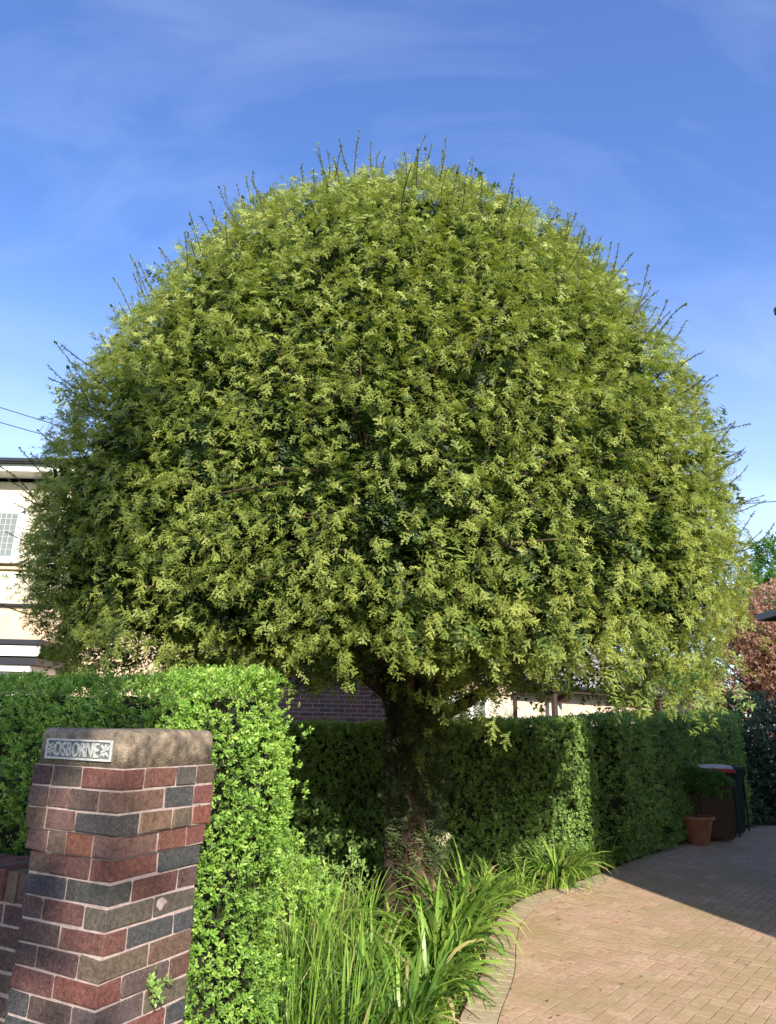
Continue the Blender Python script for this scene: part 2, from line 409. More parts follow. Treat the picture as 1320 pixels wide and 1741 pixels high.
for x, y, r in cells[300:]:
    r += random.gauss(0, .006); c, s = math.cos(r), math.sin(r); dz = random.uniform(-.0006, .0006); tx, ty = random.gauss(0, .002), random.gauss(0, .002)
    for q in T_: Vs.append((x+q[0]*c-q[1]*s, y+q[0]*s+q[1]*c, q[2]+dz+tx*q[0]+ty*q[1]))
    Fs += [tuple(v+k for v in f) for f in TF_]; k += 12; Cs += [(*random.choice(PAV_COLS), 1)]*12
cut_pieces = []
def cut_paver(x, y, r):
    i = int(np.argmin((EC[:, 0]-x)**2+(EC[:, 1]-y)**2)); n_, p_ = EN[i], EC[i]+EN[i]*.2095
    c, q = math.cos(r), math.sin(r); poly = [np.array((x+a*c-b*q, y+a*q+b*c)) for a, b in ((-.078, -.038), (.078, -.038), (.078, .038), (-.078, .038))]
    out_p = []
    for j in range(4):
        A_, B_ = poly[j], poly[(j+1) % 4]; da, db = (A_-p_) @ n_, (B_-p_) @ n_
        if da >= 0: out_p.append(A_)
        if da*db < 0: out_p.append(A_+(B_-A_)*da/(da-db))
    if len(out_p) < 3: return None
    area = .5*abs(sum(out_p[j][0]*out_p[(j+1) % len(out_p)][1]-out_p[(j+1) % len(out_p)][0]*out_p[j][1] for j in range(len(out_p))))
    return out_p if area > .0002 else None
for cx in range(-170, 250):
    for cy in range(-170, 250):
        t = (cx-cy) % 4
        if t == 0: lx, ly, r = (cx+1)*.08, (cy+.5)*.08, 0.0
        elif t == 3: lx, ly, r = (cx+.5)*.08, (cy+1)*.08, math.pi/2
        else: continue
        x, y = 1.6+lx*ca-ly*sa, 5.0+lx*sa+ly*ca
        if y < 2.6 or y > 11 or x > .6*y+.9 or x < -.4 or inside_drive(x, y, r+A0): continue
        i = int(np.argmin((EC[:, 0]-x)**2+(EC[:, 1]-y)**2))
        if not .1 < (np.array((x, y))-EC[i]) @ EN[i] < .34: continue
        p = cut_paver(x, y, r+A0)
        if p: cut_pieces.append(p)
for p in cut_pieces:
    z_ = random.uniform(-.0006, .0006); bm = bmesh.new()
    hi_ = [bm.verts.new((q[0], q[1], z_)) for q in p]; lo_ = [bm.verts.new((q[0], q[1], -.03)) for q in p]
    f = bm.faces.new(hi_); f.normal_update()
    if f.normal.z < 0: f.normal_flip()
    for j in range(len(p)): bm.faces.new((hi_[j], hi_[(j+1) % len(p)], lo_[(j+1) % len(p)], lo_[j]))
    bm.verts.ensure_lookup_table(); me = bpy.data.meshes.new('cut_paver'); bm.to_mesh(me); bm.free(); set_col(me, random.choice(PAV_COLS)); link_mesh('cut_paver', me, M['paver'], drive)
o = mesh_np('paving_field', np.array(Vs), np.array(Fs), M['paver'], drive, col=np.array(Cs)); tag(o, kind='stuff')
edge_meshes = []
for c in [(.44, .345, .24), (.425, .335, .235), (.45, .355, .245), (.43, .34, .225)]:
    bm = paver_bm(.2, .103, .03, random.uniform(-.01, .01)); me = bpy.data.meshes.new('edging_paver'); bm.to_mesh(me); bm.free(); set_col(me, c); me.materials.append(M['paver']); edge_meshes.append(me)
for i in range(8, len(EC)-40):
    if EC[i, 1] > 12: break
    p = EC[i]+EN[i]*.106; o = bpy.data.objects.new('edging_paver', random.choice(edge_meshes)); COL.objects.link(o); o.parent = drive
    o.location = (p[0], p[1], random.uniform(0, .003)); o.rotation_euler = (0, 0, math.atan2(EN[i, 1], EN[i, 0])+random.gauss(0, .01))

# ------------------------------------------------------------------ house on the right (throws the shade over the drive)
def roof_tiles(parent, p0, ex, es, nrm, nx, ns, tw, th, cols, name='roof_tile'):
    """rows of separate lapped tiles from the eave corner p0 along ex (eave) and es (up the slope)"""
    p0, ex, es, nrm = Vector(p0), Vector(ex), Vector(es), Vector(nrm); mes = []
    for c in cols:
        bm = bmesh.new(); Mx = Matrix((ex, es, nrm)).transposed()
        b = Mx.to_4x4(); bm_box(bm, (0, 0, 0), (tw-.008, th*1.15, .018), b); me = bpy.data.meshes.new(name); bmesh.ops.recalc_face_normals(bm, faces=bm.faces[:]); bm.to_mesh(me); bm.free(); set_col(me, c); me.materials.append(M['roof']); mes.append(me)
    tilt = Matrix.Rotation(math.radians(4.5), 4, ex)
    for j in range(ns):
        for i in range(nx):
            o = bpy.data.objects.new(name, random.choice(mes)); COL.objects.link(o); o.parent = parent
            o.matrix_local = Matrix.Translation(p0+ex*((i+.5+.5*(j % 2))*tw)+es*((j+.5)*th)+nrm*(.022+random.uniform(0, .004))) @ tilt

def prism_mesh(name, V, F, mat, parent):
    return mesh_poly(name, V, F, mat, parent)
def mesh_poly(name, V, F, mat, parent=None):
    bm = bmesh.new(); vs = [bm.verts.new(v) for v in V]
    for f in F: bm.faces.new([vs[i] for i in f])
    bmesh.ops.recalc_face_normals(bm, faces=bm.faces[:])
    return obj_bm(name, bm, mat, parent)

h = empty('house', 'tall house right of the driveway, only its dark gutter corner in the sky', 'house', (4.17, 1.9, 0))
def hp(x, y, z): return (x-4.25, y-1.9, z)
box('wall', hp(7.25, 3.85, 2.72), (6, 3.9, 5.52), M['render'], h)
x0, x1, y0, y1 = 4.02, 10.6, 1.5, 6.17
mesh_poly('roof', [hp(x0, y0, 5.56), hp(x1, y0, 5.56), hp(x1, y1, 5.56), hp(x0, y1, 5.56), hp(x0+2.3, 3.84, 8.1), hp(x1-2.3, 3.84, 8.1), hp(x0, y0, 5.48), hp(x1, y0, 5.48), hp(x1, y1, 5.48), hp(x0, y1, 5.48)],
          [(0, 1, 5, 4), (1, 2, 5), (2, 3, 4, 5), (3, 0, 4), (6, 7, 8, 9), (0, 6, 7, 1), (1, 7, 8, 2), (2, 8, 9, 3), (3, 9, 6, 0)], M['roof'], h)
set_col(h.children[-1].data, (.09, .07, .065))
gm = bmesh.new()
bm_box(gm, hp(x0-.055, (y0+y1)/2, 5.555), (.10, y1-y0+.2, .07)); bm_box(gm, hp(x0-.045, (y0+y1)/2, 5.50), (.06, y1-y0+.16, .05))
obj_bm('gutter', gm, M['dark_paint'], h)
for wx in (5.5, 8.2):
    f = box('window', hp(wx, 1.885, 3.9), (1.3, .06, 1.2), M['white'], h); box('pane', hp(wx, 1.85, 3.9), (1.1, .02, 1.0), M['glass'], f)
w2 = empty('garage', 'low building right of the drive, only its dark gutter tip in view', 'garage', (5.7, 9.0, 0))
def wp(x, y, z): return (x-5.7, y-9.0, z)
box('wall', wp(8.2, 8.2, 1.45), (5, 3.0, 2.98), M['peach'], w2)
mesh_poly('roof', [wp(5.34, 6.3, 3.06), wp(11, 6.3, 3.06), wp(11, 10.0, 3.06), wp(5.34, 10.0, 3.06), wp(6.9, 8.15, 4.0), wp(10, 8.15, 4.0), wp(5.34, 6.3, 3.0), wp(11, 6.3, 3.0), wp(11, 10, 3.0), wp(5.34, 10, 3.0)],
          [(0, 1, 5, 4), (1, 2, 5), (2, 3, 4, 5), (3, 0, 4), (6, 7, 8, 9), (0, 6, 7, 1), (1, 7, 8, 2), (2, 8, 9, 3), (3, 9, 6, 0)], M['roof'], w2)
set_col(w2.children[-1].data, (.055, .05, .05))
gm = bmesh.new(); bm_box(gm, wp(5.29, 8.15, 3.06), (.1, 3.8, .09)); bm_box(gm, wp(7.9, 10.04, 3.06), (5.2, .1, .09)); obj_bm('gutter', gm, M['dark_paint'], w2)

# ------------------------------------------------------------------ buildings behind the hedge
ch = empty('rendered_house', 'cream rendered house with leaded window left of the clipped yew', 'house', (-7, 13, 0))
def cpx(x, y, z): return (x+7, y-13, z)
box('upper_wall', cpx(-8.2, 16.0, 4.62), (9.6, 6.0, 2.38), M['render'], ch)
box('lower_wall', cpx(-8.2, 16.02, 1.71), (9.6, 6.0, 3.42), M['peach'], ch)
box('string_course', cpx(-8.2, 12.985, 3.445), (9.62, .09, .05), M['dark_paint'], ch, .008)
box('band', cpx(-8.2, 12.98, 4.125), (9.64, .1, .055), M['peach'], ch, .008)
mesh_poly('roof', [cpx(-13.5, 12.55, 6.12), cpx(-3.0, 12.55, 6.12), cpx(-3.0, 19.5, 6.12), cpx(-13.5, 19.5, 6.12), cpx(-11.5, 16, 7.15), cpx(-5.0, 16, 7.15), cpx(-13.5, 12.55, 6.02), cpx(-3.0, 12.55, 6.02), cpx(-3.0, 19.5, 6.02), cpx(-13.5, 19.5, 6.02)],
          [(0, 1, 5, 4), (1, 2, 5), (2, 3, 4, 5), (3, 0, 4), (6, 7, 8, 9), (0, 6, 7, 1), (1, 7, 8, 2), (2, 8, 9, 3), (3, 9, 6, 0)], M['roof'], ch)
set_col(ch.children[-1].data, (.09, .075, .07))
box('fascia', cpx(-8.2, 12.56, 5.95), (10.4, .04, .14), M['white'], ch)
box('gutter', cpx(-8.2, 12.47, 6.06), (10.5, .11, .085), M['dark_paint'], ch, .02)
box('soffit', cpx(-8.2, 12.79, 5.90), (10.4, .42, .03), M['white'], ch)
f = box('window', cpx(-7.73, 12.985, 4.76), (1.78, .10, .98), M['white'], ch, .008)
box('sill', cpx(-7.73, 12.93, 4.235), (1.95, .2, .075), M['white'], f, .012)
for wx, ww in ((-8.21, .70), (-7.32, .70)):
    box('pane', cpx(wx, 12.928, 4.76), (ww, .012, .82), M['glass'], f)
    lb = bmesh.new()
    for i in range(1, 7): bm_box(lb, cpx(wx-ww/2+i*ww/7, 12.917, 4.76), (.008, .008, .82))
    for i in range(1, 7): bm_box(lb, cpx(wx, 12.9145, 4.35+i*.82/7), (ww, .006, .008))
    tag(obj_bm('leading', lb, M['letter'], f), kind='stuff')
pr = empty('porch', 'flat roofed white porch with dark edges against the cream house', 'porch', (-8.5, 12.2, 0))
def pp(x, y, z): return (x+8.5, y-12.2, z)
box('wall', pp(-8.4, 12.45, 1.1), (5.0, 1.0, 2.2), M['white'], pr)
box('roof', pp(-8.3, 12.35, 2.66), (5.5, 1.25, .09), M['dark_paint'], pr, .01)
box('fascia', pp(-8.3, 11.76, 2.52), (5.4, .05, .16), M['white'], pr)
box('beam', pp(-8.3, 12.35, 2.36), (5.3, 1.15, .11), M['dark_paint'], pr)
box('frieze', pp(-8.3, 12.36, 2.25), (5.1, 1.08, .10), M['white'], pr)

# dark brick outbuilding seen beside the trunk
FB = [(.135, .072, .062), (.11, .062, .058), (.16, .085, .068), (.09, .058, .06), (.14, .066, .05)]
ob = empty('brick_outbuilding', 'dark red brick outbuilding glimpsed beside the trunk over the hedge', 'outbuilding', (-1.0, 13, 0))
def opx(x, y, z): return (x+1.0, y-13, z)
box('wall', opx(-1.2, 14.0, 1.25), (4.2, 2.0, 2.5), M['mortar'], ob)
box('roof', opx(-1.2, 13.95, 2.57), (4.5, 2.4, .12), M['dark_paint'], ob, .02)
fbm = []
for c in FB:
    bm = bmesh.new(); bm_box(bm, (0, 0, 0), (.213, .03, .063)); bmesh.ops.recalc_face_normals(bm, faces=bm.faces[:]); me = bpy.data.meshes.new('brick'); bm.to_mesh(me); bm.free(); set_col(me, c); me.materials.append(M['far_brick']); fbm.append(me)
for j in range(15):
    for i in range(15):
        o = bpy.data.objects.new('brick', random.choice(fbm)); COL.objects.link(o); o.parent = ob
        o.location = opx(-2.6+(i+.5*(j % 2))*.225, 13.010, 1.27+j*.075)

# pale brick bungalow behind the hedge, running away to the right
bu = empty('bungalow', 'pale brick bungalow with grey tiled roof and dark eaves behind the hedge', 'bungalow', (2.85, 16, 0), rotz=math.atan2(.66, .75))
Lb = 11.5
box('wall', (Lb/2, 2.3, 1.2), (Lb, 4.0, 2.4), M['render'], bu)
PB = [(.62, .47, .35), (.66, .52, .40), (.58, .43, .32), (.68, .55, .43), (.60, .46, .36)]
pbm = []
for c in PB:
    bm = bmesh.new(); bm_box(bm, (0, 0, 0), (.213, .03, .065)); bmesh.ops.recalc_face_normals(bm, faces=bm.faces[:]); me = bpy.data.meshes.new('brick'); bm.to_mesh(me); bm.free(); set_col(me, c); me.materials.append(M['far_brick']); pbm.append(me)
nb = 0
for j in range(9):
    for i in range(33):
        o = bpy.data.objects.new('brick', random.choice(pbm)); COL.objects.link(o); o.parent = bu; nb += 1
        o.location = (.11+(i+.5*(j % 2))*.225, .310, 1.62+j*.075)
box('soffit', (Lb/2, .12, 2.335), (Lb+.4, .44, .04), M['brown_paint'], bu)
box('fascia', (Lb/2, -.12, 2.38), (Lb+.4, .03, .15), M['brown_paint'], bu)
box('gutter', (Lb/2, -.19, 2.42), (Lb+.4, .1, .07), M['dark_paint'], bu, .015)
for px_ in (1.40, 6.2):
    box('post', (px_, -.02, 1.15), (.11, .11, 2.3), M['brown_paint'], bu, .008)
    box('bracket', (px_+.55, .12, 2.2), (.07, .28, .2), M['brown_paint'], bu)
sl = math.radians(31)
mesh_poly('roof', [(-.2, -.18, 2.44), (Lb+.2, -.18, 2.44), (Lb+.2, 2.3, 2.44+2.48*math.tan(sl)), (-.2, 2.3, 2.44+2.48*math.tan(sl)), (Lb+.2, 4.8, 2.44), (-.2, 4.8, 2.44)], [(0, 1, 2, 3), (3, 2, 4, 5), (0, 3, 5), (1, 4, 2)], M['roof'], bu)
set_col(bu.children[-1].data, (.23, .21, .205))
roof_tiles(bu, (-.2, -.18, 2.44), (1, 0, 0), (0, math.cos(sl), math.sin(sl)), (0, -math.sin(sl), math.cos(sl)), 29, 9, .3, .3, [(.26, .24, .235), (.23, .21, .21), (.29, .265, .255), (.21, .19, .185)])
cw = empty('cream_bay', 'cream wall corner with white window and brown downpipe beside the bungalow', 'house wing', (2.1, 15.9, 0))
def bx_(x, y, z): return (x-2.1, y-15.9, z)
box('wall', bx_(2.02, 17.2, 1.32), (1.46, 2.5, 2.64), M['render'], cw)
box('cornice', bx_(2.02, 15.93, 2.20), (1.52, .1, .05), M['peach'], cw, .008)
for i in range(12): box('soldier_brick', bx_(1.36+i*.118, 15.94, 2.37), (.105, .03, .24), M['peach'], cw)
box('cornice', bx_(2.02, 15.92, 2.62), (1.56, .14, .08), M['white'], cw, .01)
f = box('window', bx_(1.80, 15.935, 1.62), (.95, .06, 1.0), M['white'], cw, .006)
box('pane', bx_(1.62, 15.90, 1.62), (.38, .012, .8), M['glass'], f); box('pane', bx_(2.06, 15.90, 1.62), (.26, .012, .8), M['glass'], f)
V, F = tube_np([(2.82-2.1, -.06, 0), (2.82-2.1, -.06, 1.2), (2.82-2.1, -.06, 2.5)], [.045]*3, 10); mesh_np('downpipe', V, F, M['brown_paint'], cw, smooth=True)

# overhead cables on a pole hidden behind the yew
po = empty('telegraph_pole', 'wooden telegraph pole hidden behind the clipped yew', 'pole', (.6, 20, 0))
V, F = tube_np([(0, 0, 0), (0, 0, 3), (0, 0, 7.2)], [.14, .12, .10], 12); mesh_np('post', V, F, M['twig'], po, smooth=True)
def cable(a, b, sag, label):
    t = np.linspace(0, 1, 30); P = np.array(a)[None]*(1-t[:, None])+np.array(b)[None]*t[:, None]; P[:, 2] -= sag*4*t*(1-t)
    V, F = tube_np(P, [.011]*30, 6); tag(mesh_np('overhead_cable', V, F, M['black'], None), label, 'cable', 'overhead cables')
cable((-16, 16.6, 10.9), (.6, 20, 7.15), .2, 'upper thin black cable crossing the pale sky left of the yew')
cable((-16, 16.2, 10.25), (.6, 20, 7.0), .2, 'lower thin black cable crossing the pale sky left of the yew')
cable((22, 16, 8.2), (.6, 20, 7.1), .15, 'single thin black cable in the sky right of the yew')

# ------------------------------------------------------------------ trees and shrubs at the back
def crown_cloud(lobes, n, tmpl, size, updown=.3, seed=1, dark=.0):
    """leaf sprigs over the surface and through the volume of overlapping lobes (cx,cy,cz,rx,ry,rz)"""
    out_ = []
    tot = sum(l[3]*l[5] for l in lobes)
    for l in lobes:
        k = int(n*l[3]*l[5]/tot); d = unit(rnd(k)); r = 1-np.abs(RNG.normal(0, .16, k))
        P = np.array(l[:3])+d*np.array(l[3:6])*r[:, None]; P += d*(vnoise(P, 1.6/max(l[3], .4))*.28*l[3])[:, None]
        keep = vnoise(P, 2.4/max(l[3], .4)) > -.42; P, d = P[keep], d[keep]; k = len(P)
        X = unit(d*.7+rnd(k)*.55+np.array([0, 0, updown])); t = np.clip(.45+.25*vnoise(P, 1.1)+RNG.normal(0, .18, k)-dark, 0, 1)
        i = RNG.integers(0, len(tmpl), k)
        for q, (TV, TF) in enumerate(tmpl):
            m_ = i == q
            out_.append(scatter(TV, TF, P[m_], X[m_], unit(d[m_]+rnd(m_.sum())*.3+np.array([0, 0, .5])), size*RNG.uniform(.7, 1.3, m_.sum()), t[m_]))
    return cat_sc(out_)

def simple_tree(name, label, cat, loc, trunk_h, trunk_r, lobes, n, size, mat, group=None):
    t = empty(name, label, cat, loc, group)
    V, F = tube_np([(0, 0, -.05), (.03, 0, trunk_h*.5), (0, .05, trunk_h)], [trunk_r*1.25, trunk_r, trunk_r*.7], 12); parts = [(V, F)]
    for l in lobes:
        a = np.array((0, .05, trunk_h*.9)); b = np.array(l[:3])
        parts.append(tube_np([a, a*.5+b*.5+np.array((0, 0, .1)), b], [trunk_r*.55, trunk_r*.35, trunk_r*.12], 7))
    V, F = join_np(parts); mesh_np('trunk', V, F, M['twig'], t, smooth=True)
    V, F, T = crown_cloud(lobes, n, [sprig(7, .5, .26, .7, s) for s in (1, 2, 3)], size)
    tag(mesh_np('crown', V, F, mat, t, tint=T), kind='stuff')
    return t
simple_tree('broadleaf_tree', 'bright green tree far behind the right edge of the yew', 'tree', (14.6, 25, 0), 3.4, .2,
            [(0, 0, 6.6, 2.0, 1.8, 2.0), (-1.3, .2, 5.6, 1.2, 1.4, 1.3), (1.5, 0, 5.8, 1.7, 1.5, 1.7), (-.4, 0, 4.6, 1.6, 1.6, 1.2)], 3400, .30, M['far_tree'])
simple_tree('broadleaf_tree', 'green tree beyond the copper tree at the drive end', 'tree', (17.0, 27, 0), 3.0, .2,
            [(0, 0, 6.0, 2.3, 2.0, 2.4), (-1.2, .2, 4.2, 1.9, 1.6, 1.5)], 2200, .32, M['far_tree'])
simple_tree('copper_tree', 'copper leaved bushy tree at the far end of the drive', 'tree', (10.2, 18.4, 0), 1.8, .13,
            [(0, 0, 4.2, 1.25, 1.2, 1.15), (-.65, -.1, 3.3, .85, .9, .85), (.9, 0, 3.5, 1.3, 1.1, 1.2), (-1.35, .1, 2.9, .8, .8, .95), (-.9, .2, 3.9, .7, .7, .7), (-.9, .3, 1.9, 1.2, .9, .9), (.6, .2, 2.0, 1.3, 1.0, .9), (-.1, -.2, 2.9, 1.0, 1.0, .7)], 6600, .17, M['copper'])
def shrub(name, label, loc, lobes, n, size, mat, tm, group=None):
    t = empty(name, label, 'shrub', loc, group)
    parts = []
    for l in lobes:
        b = np.array(l[:3]); parts.append(tube_np([(b[0]*.3, b[1]*.3, -.05), b*.6, b], [.04, .028, .012], 6))
    V, F = join_np(parts); mesh_np('stem', V, F, M['twig'], t, smooth=True)
    V, F, T = crown_cloud(lobes, n, tm, size); tag(mesh_np('foliage', V, F, mat, t, tint=T), kind='stuff')
    return t
lau = [sprig(8, .5, .24, .6, s) for s in (4, 5, 6)]
shrub('laurel_shrub', 'dark glossy rounded shrub past the bins at the drive edge', (6.95, 13.9, 0), [(0, 0, 1.15, .95, .85, 1.0), (-.35, -.2, .75, .7, .6, .72), (.6, .1, 1.0, .9, .8, .95), (.1, -.35, .55, .9, .6, .5)], 3600, .15, M['laurel'], lau)
shrub('low_shrub', 'small grey green plant at the foot of the dark shrub', (6.05, 13.0, 0), [(0, 0, .22, .42, .35, .24), (.35, .25, .2, .38, .3, .22)], 420, .10, M['laurel'], lau)

# ------------------------------------------------------------------ unseen tree added behind the viewer, shaped to throw shade on the pillar
st = empty('unseen_shade_tree', 'unseen leafy tree added behind the viewer to shade the brick pillar', 'tree', (-.4, -10.2, 0))
V, F = join_np([tube_np([(0, 0, -.1), (.1, 0, 2), (0, .1, 5.0)], [.34, .27, .2], 14)] + [tube_np([(0, .05, 3.6), (x*.5, y*.5, (z+3.6)/2+.3), (x, y, z)], [.13, .09, .04], 8) for x, y, z in ((-2, .5, 6), (1.6, -.4, 6.2), (.2, .6, 8), (-2.5, -.6, 8.3), (2.3, -.3, 6))])
mesh_np('trunk', V, F, M['twig'], st, smooth=True)
ST_LOBES = [(-1.0, 0, 8.9, 3.2, 2.6, 3.1), (1.0, 0, 7.0, 1.65, 1.8, 2.3), (2.2, 0, 5.0, 1.4, 1.4, 1.3), (-1.5, 0, 5.6, 3.0, 2.2, 2.0), (-4.0, .2, 7.4, 2.6, 2.2, 2.8)]
V, F, T = crown_cloud(ST_LOBES, 6000, [sprig(7, .5, .3, .7, s) for s in (11, 12)], .55)
tag(mesh_np('crown', V, F, M['far_tree'], st, tint=T), kind='stuff')

# ------------------------------------------------------------------ hedges
def hedge(name, label, path, w, h, mat, tmpl, n_per_m2, size, jit=.05, r=.16, vis=None, base=.05, hs=None, ends=(True, True), seed=0, depth=.05, tint_top=.12, group=None):
    """clipped hedge along a 2-D path: leafy shoots over sides, rounded top and ends, round an added solid dark core"""
    t = empty(name, label, 'hedge', (path[0][0], path[0][1], 0), group); org = np.array([path[0][0], path[0][1], 0.])
    out_ = []
    path = [np.array(p, float) for p in path]
    hs = hs or [h]*len(path)
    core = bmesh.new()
    for s in range(len(path)-1):
        a, b = path[s], path[s+1]; d = b-a; ln = np.linalg.norm(d); d /= ln; nr = np.array([d[1], -d[0]]); h0, h1 = hs[s], hs[s+1]
        # cross-section arc: side, rounded corner, top, corner, side
        segs = [('R', h0-r-base), ('RC', r*1.57), ('T', w-2*r), ('LC', r*1.57), ('L', h0-r-base)]
        P, Nn = [], []
        for kind, length in segs:
            k = int(ln*length*n_per_m2)
            u = RNG.uniform(-.04 if s else 0, ln, k); v = RNG.uniform(0, 1, k); hh = h0+(h1-h0)*u/ln
            if kind in 'RL':
                o_, z = np.full(k, w/2), base+v*(hh-r-base); no, nz_ = np.ones(k), np.zeros(k)
            elif kind == 'T':
                o_, z = -w/2+r+v*(w-2*r), hh; no, nz_ = np.zeros(k), np.ones(k)
            else:
                an = v*math.pi/2; o_, z = w/2-r+r*np.cos(an), hh-r+r*np.sin(an); no, nz_ = np.cos(an), np.sin(an)
            if kind[0] == 'L': o_, no = -o_, -no
            P.append(np.c_[a[0]+d[0]*u+nr[0]*o_, a[1]+d[1]*u+nr[1]*o_, z]); Nn.append(np.c_[nr[0]*no, nr[1]*no, nz_])
        for e, (c, dd) in enumerate(((a, -d), (b, d))):
            if (e == 0 and s == 0 and ends[0]) or (e == 1 and s == len(path)-2 and ends[1]):
                hh = hs[0] if e == 0 else hs[-1]; k = int(w*hh*n_per_m2); o_ = RNG.uniform(-w/2, w/2, k); z = RNG.uniform(base, hh, k)
                cut = np.maximum(0, np.abs(o_)-(w/2-r))+np.maximum(0, z-(hh-r)); q = .5*cut
                P.append(np.c_[c[0]-dd[0]*q+nr[0]*o_, c[1]-dd[1]*q+nr[1]*o_, z]); Nn.append(unit(np.c_[dd[0]+nr[0]*np.sign(o_)*cut*3, dd[1]+nr[1]*np.sign(o_)*cut*3, np.maximum(0, z-(hh-r))*3]))
        P = np.concatenate(P); Nn = np.concatenate(Nn)
        cam2 = np.array([0, 0, CAM_H])-P; face = (unit(cam2)*Nn).sum(1) > -.25
        keep = face | (RNG.random(len(P)) < .18); P, Nn = P[keep], Nn[keep]; k = len(P)
        P = P+Nn*(vnoise(P, 3.0)*jit+vnoise(P, 9.0)*jit*.5-np.abs(RNG.normal(0, depth, k)))[:, None]
        keep = vnoise(P, 7.0) > -.62; P, Nn = P[keep], Nn[keep]; k = len(P)
        X = unit(Nn*.75+rnd(k)*.42+np.array([0, 0, .42]))
        tt = np.clip(.42+.16*vnoise(P, 2.2)+.14*vnoise(P, 8)+RNG.normal(0, .17, k)+tint_top*np.clip(Nn[:, 2], 0, 1), 0, 1)  # upward-facing shoots tinted lighter: sky light on the top put into the colour
        i = RNG.integers(0, len(tmpl), k)
        for q, (TV, TF) in enumerate(tmpl):
            m_ = i == q; km = m_.sum()
            out_.append(scatter(TV, TF, P[m_]-org, X[m_], unit(Nn[m_]*.5+rnd(km)*.4+np.array([0, 0, .6])), size*RNG.uniform(.65, 1.3, km), tt[m_]))
        ins = .13; ang = math.atan2(d[1], d[0]); hm = min(h0, h1)
        Mx = Matrix.Translation(((a[0]+b[0])/2-org[0], (a[1]+b[1])/2-org[1], 0)) @ Matrix.Rotation(ang, 4, 'Z')
        e0 = ins if (s == 0 and ends[0]) else -.05; e1 = ins if (s == len(path)-2 and ends[1]) else -.05
        k0 = len(core.verts); xa, xb = -ln/2+e0, ln/2-e1; wy = w/2-ins-.005*s
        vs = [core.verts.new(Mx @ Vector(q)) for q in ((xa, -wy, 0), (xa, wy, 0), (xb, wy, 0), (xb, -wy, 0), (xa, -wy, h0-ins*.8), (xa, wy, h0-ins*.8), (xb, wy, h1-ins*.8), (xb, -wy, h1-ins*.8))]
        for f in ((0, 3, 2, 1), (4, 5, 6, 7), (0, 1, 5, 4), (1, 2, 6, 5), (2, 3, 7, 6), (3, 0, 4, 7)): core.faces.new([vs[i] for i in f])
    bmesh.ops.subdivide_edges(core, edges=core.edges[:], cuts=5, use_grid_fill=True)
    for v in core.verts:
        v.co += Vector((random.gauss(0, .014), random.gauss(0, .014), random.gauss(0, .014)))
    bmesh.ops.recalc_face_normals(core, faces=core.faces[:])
    obj_bm('twigs', core, M['core'], t)  # solid dark block added to stop light passing through, standing in for twigs
    V, F, T = cat_sc(out_); tag(mesh_np('foliage', V, F, mat, t, tint=T), kind='stuff')
    return t

C0 = np.array([-.92, 2.7]); U = np.array([-.889, .457]); U /= np.linalg.norm(U); NB = np.array([.457, .889]); NB /= np.linalg.norm(NB)
def ab(a, b): return C0+a*U+b*NB
privet = [sprig(7, .030, .017, .045, s) for s in range(4)] + [sprig(6, .034, .018, .035, s, 1.2) for s in range(4, 6)]
hedge('privet_hedge', 'bright green clipped privet hedge behind the brick pillar and low wall', [ab(-.01, .79), ab(1.2, .83), ab(4.6, .84)], .73, 1.70, M['privet'], privet, 2650, .64, jit=.055, r=.27, depth=.035, hs=[1.69, 1.70, 1.72], ends=(True, False))
privet2 = [sprig(5, .034, .018, .045, s, 1.0) for s in range(10, 14)]
hedge('garden_hedge', 'long clipped hedge behind the yew trunk, a sunlit strip at its right end', [(-3.4, 7.95), (-.4, 8.4), (2.34, 9.13)], .9, 1.56, M['hedge_mid'], privet2, 1900, .95, jit=.05, r=.10, depth=.05, hs=[1.46, 1.47, 1.62], ends=(False, True))
hedge('shaded_hedge', 'clipped hedge in house shade along the drive behind the bins', [(2.55, 9.35), (3.9, 10.95), (5.9, 13.2)], .85, 1.68, M['hedge_mid'], privet2, 1000, 1.08, jit=.05, r=.10, depth=.05, hs=[1.62, 1.70, 1.80], ends=(True, True))

# ------------------------------------------------------------------ brick gate pillar
BR = dict(red=(.195, .078, .058), dred=(.150, .064, .054), brown=(.150, .092, .070), dark=(.098, .064, .058), blue=(.066, .065, .069), grey=(.115, .094, .080), olive=(.135, .102, .074), orange=(.210, .118, .078), purple=(.118, .070, .064))
def brick_mesh(l, w, hh, c):
    bm = bmesh.new(); bm_box(bm, (0, 0, 0), (l, w, hh)); bmesh.ops.bevel(bm, geom=bm.edges[:], offset=.004, segments=1, affect='EDGES')
    for v in bm.verts: v.co += Vector((random.gauss(0, .0016), random.gauss(0, .0016), random.gauss(0, .0018)))
    bmesh.ops.recalc_face_normals(bm, faces=bm.faces[:])
    me = bpy.data.meshes.new('brick'); bm.to_mesh(me); bm.free()
    set_col(me, tuple(x*random.uniform(.88, 1.12) for x in c)); me.materials.append(M['brick']); return me
ANG = math.atan2(U[1], U[0])
pil = empty('brick_pillar', 'weathered brick gate pillar with stone coping at the drive entrance', 'gate pillar', (C0[0], C0[1], 0))
def P3(a, b, z): q = a*U+b*NB; return (q[0], q[1], z)
ROTP = Matrix((( U[0], NB[0], 0), (U[1], NB[1], 0), (0, 0, 1)))
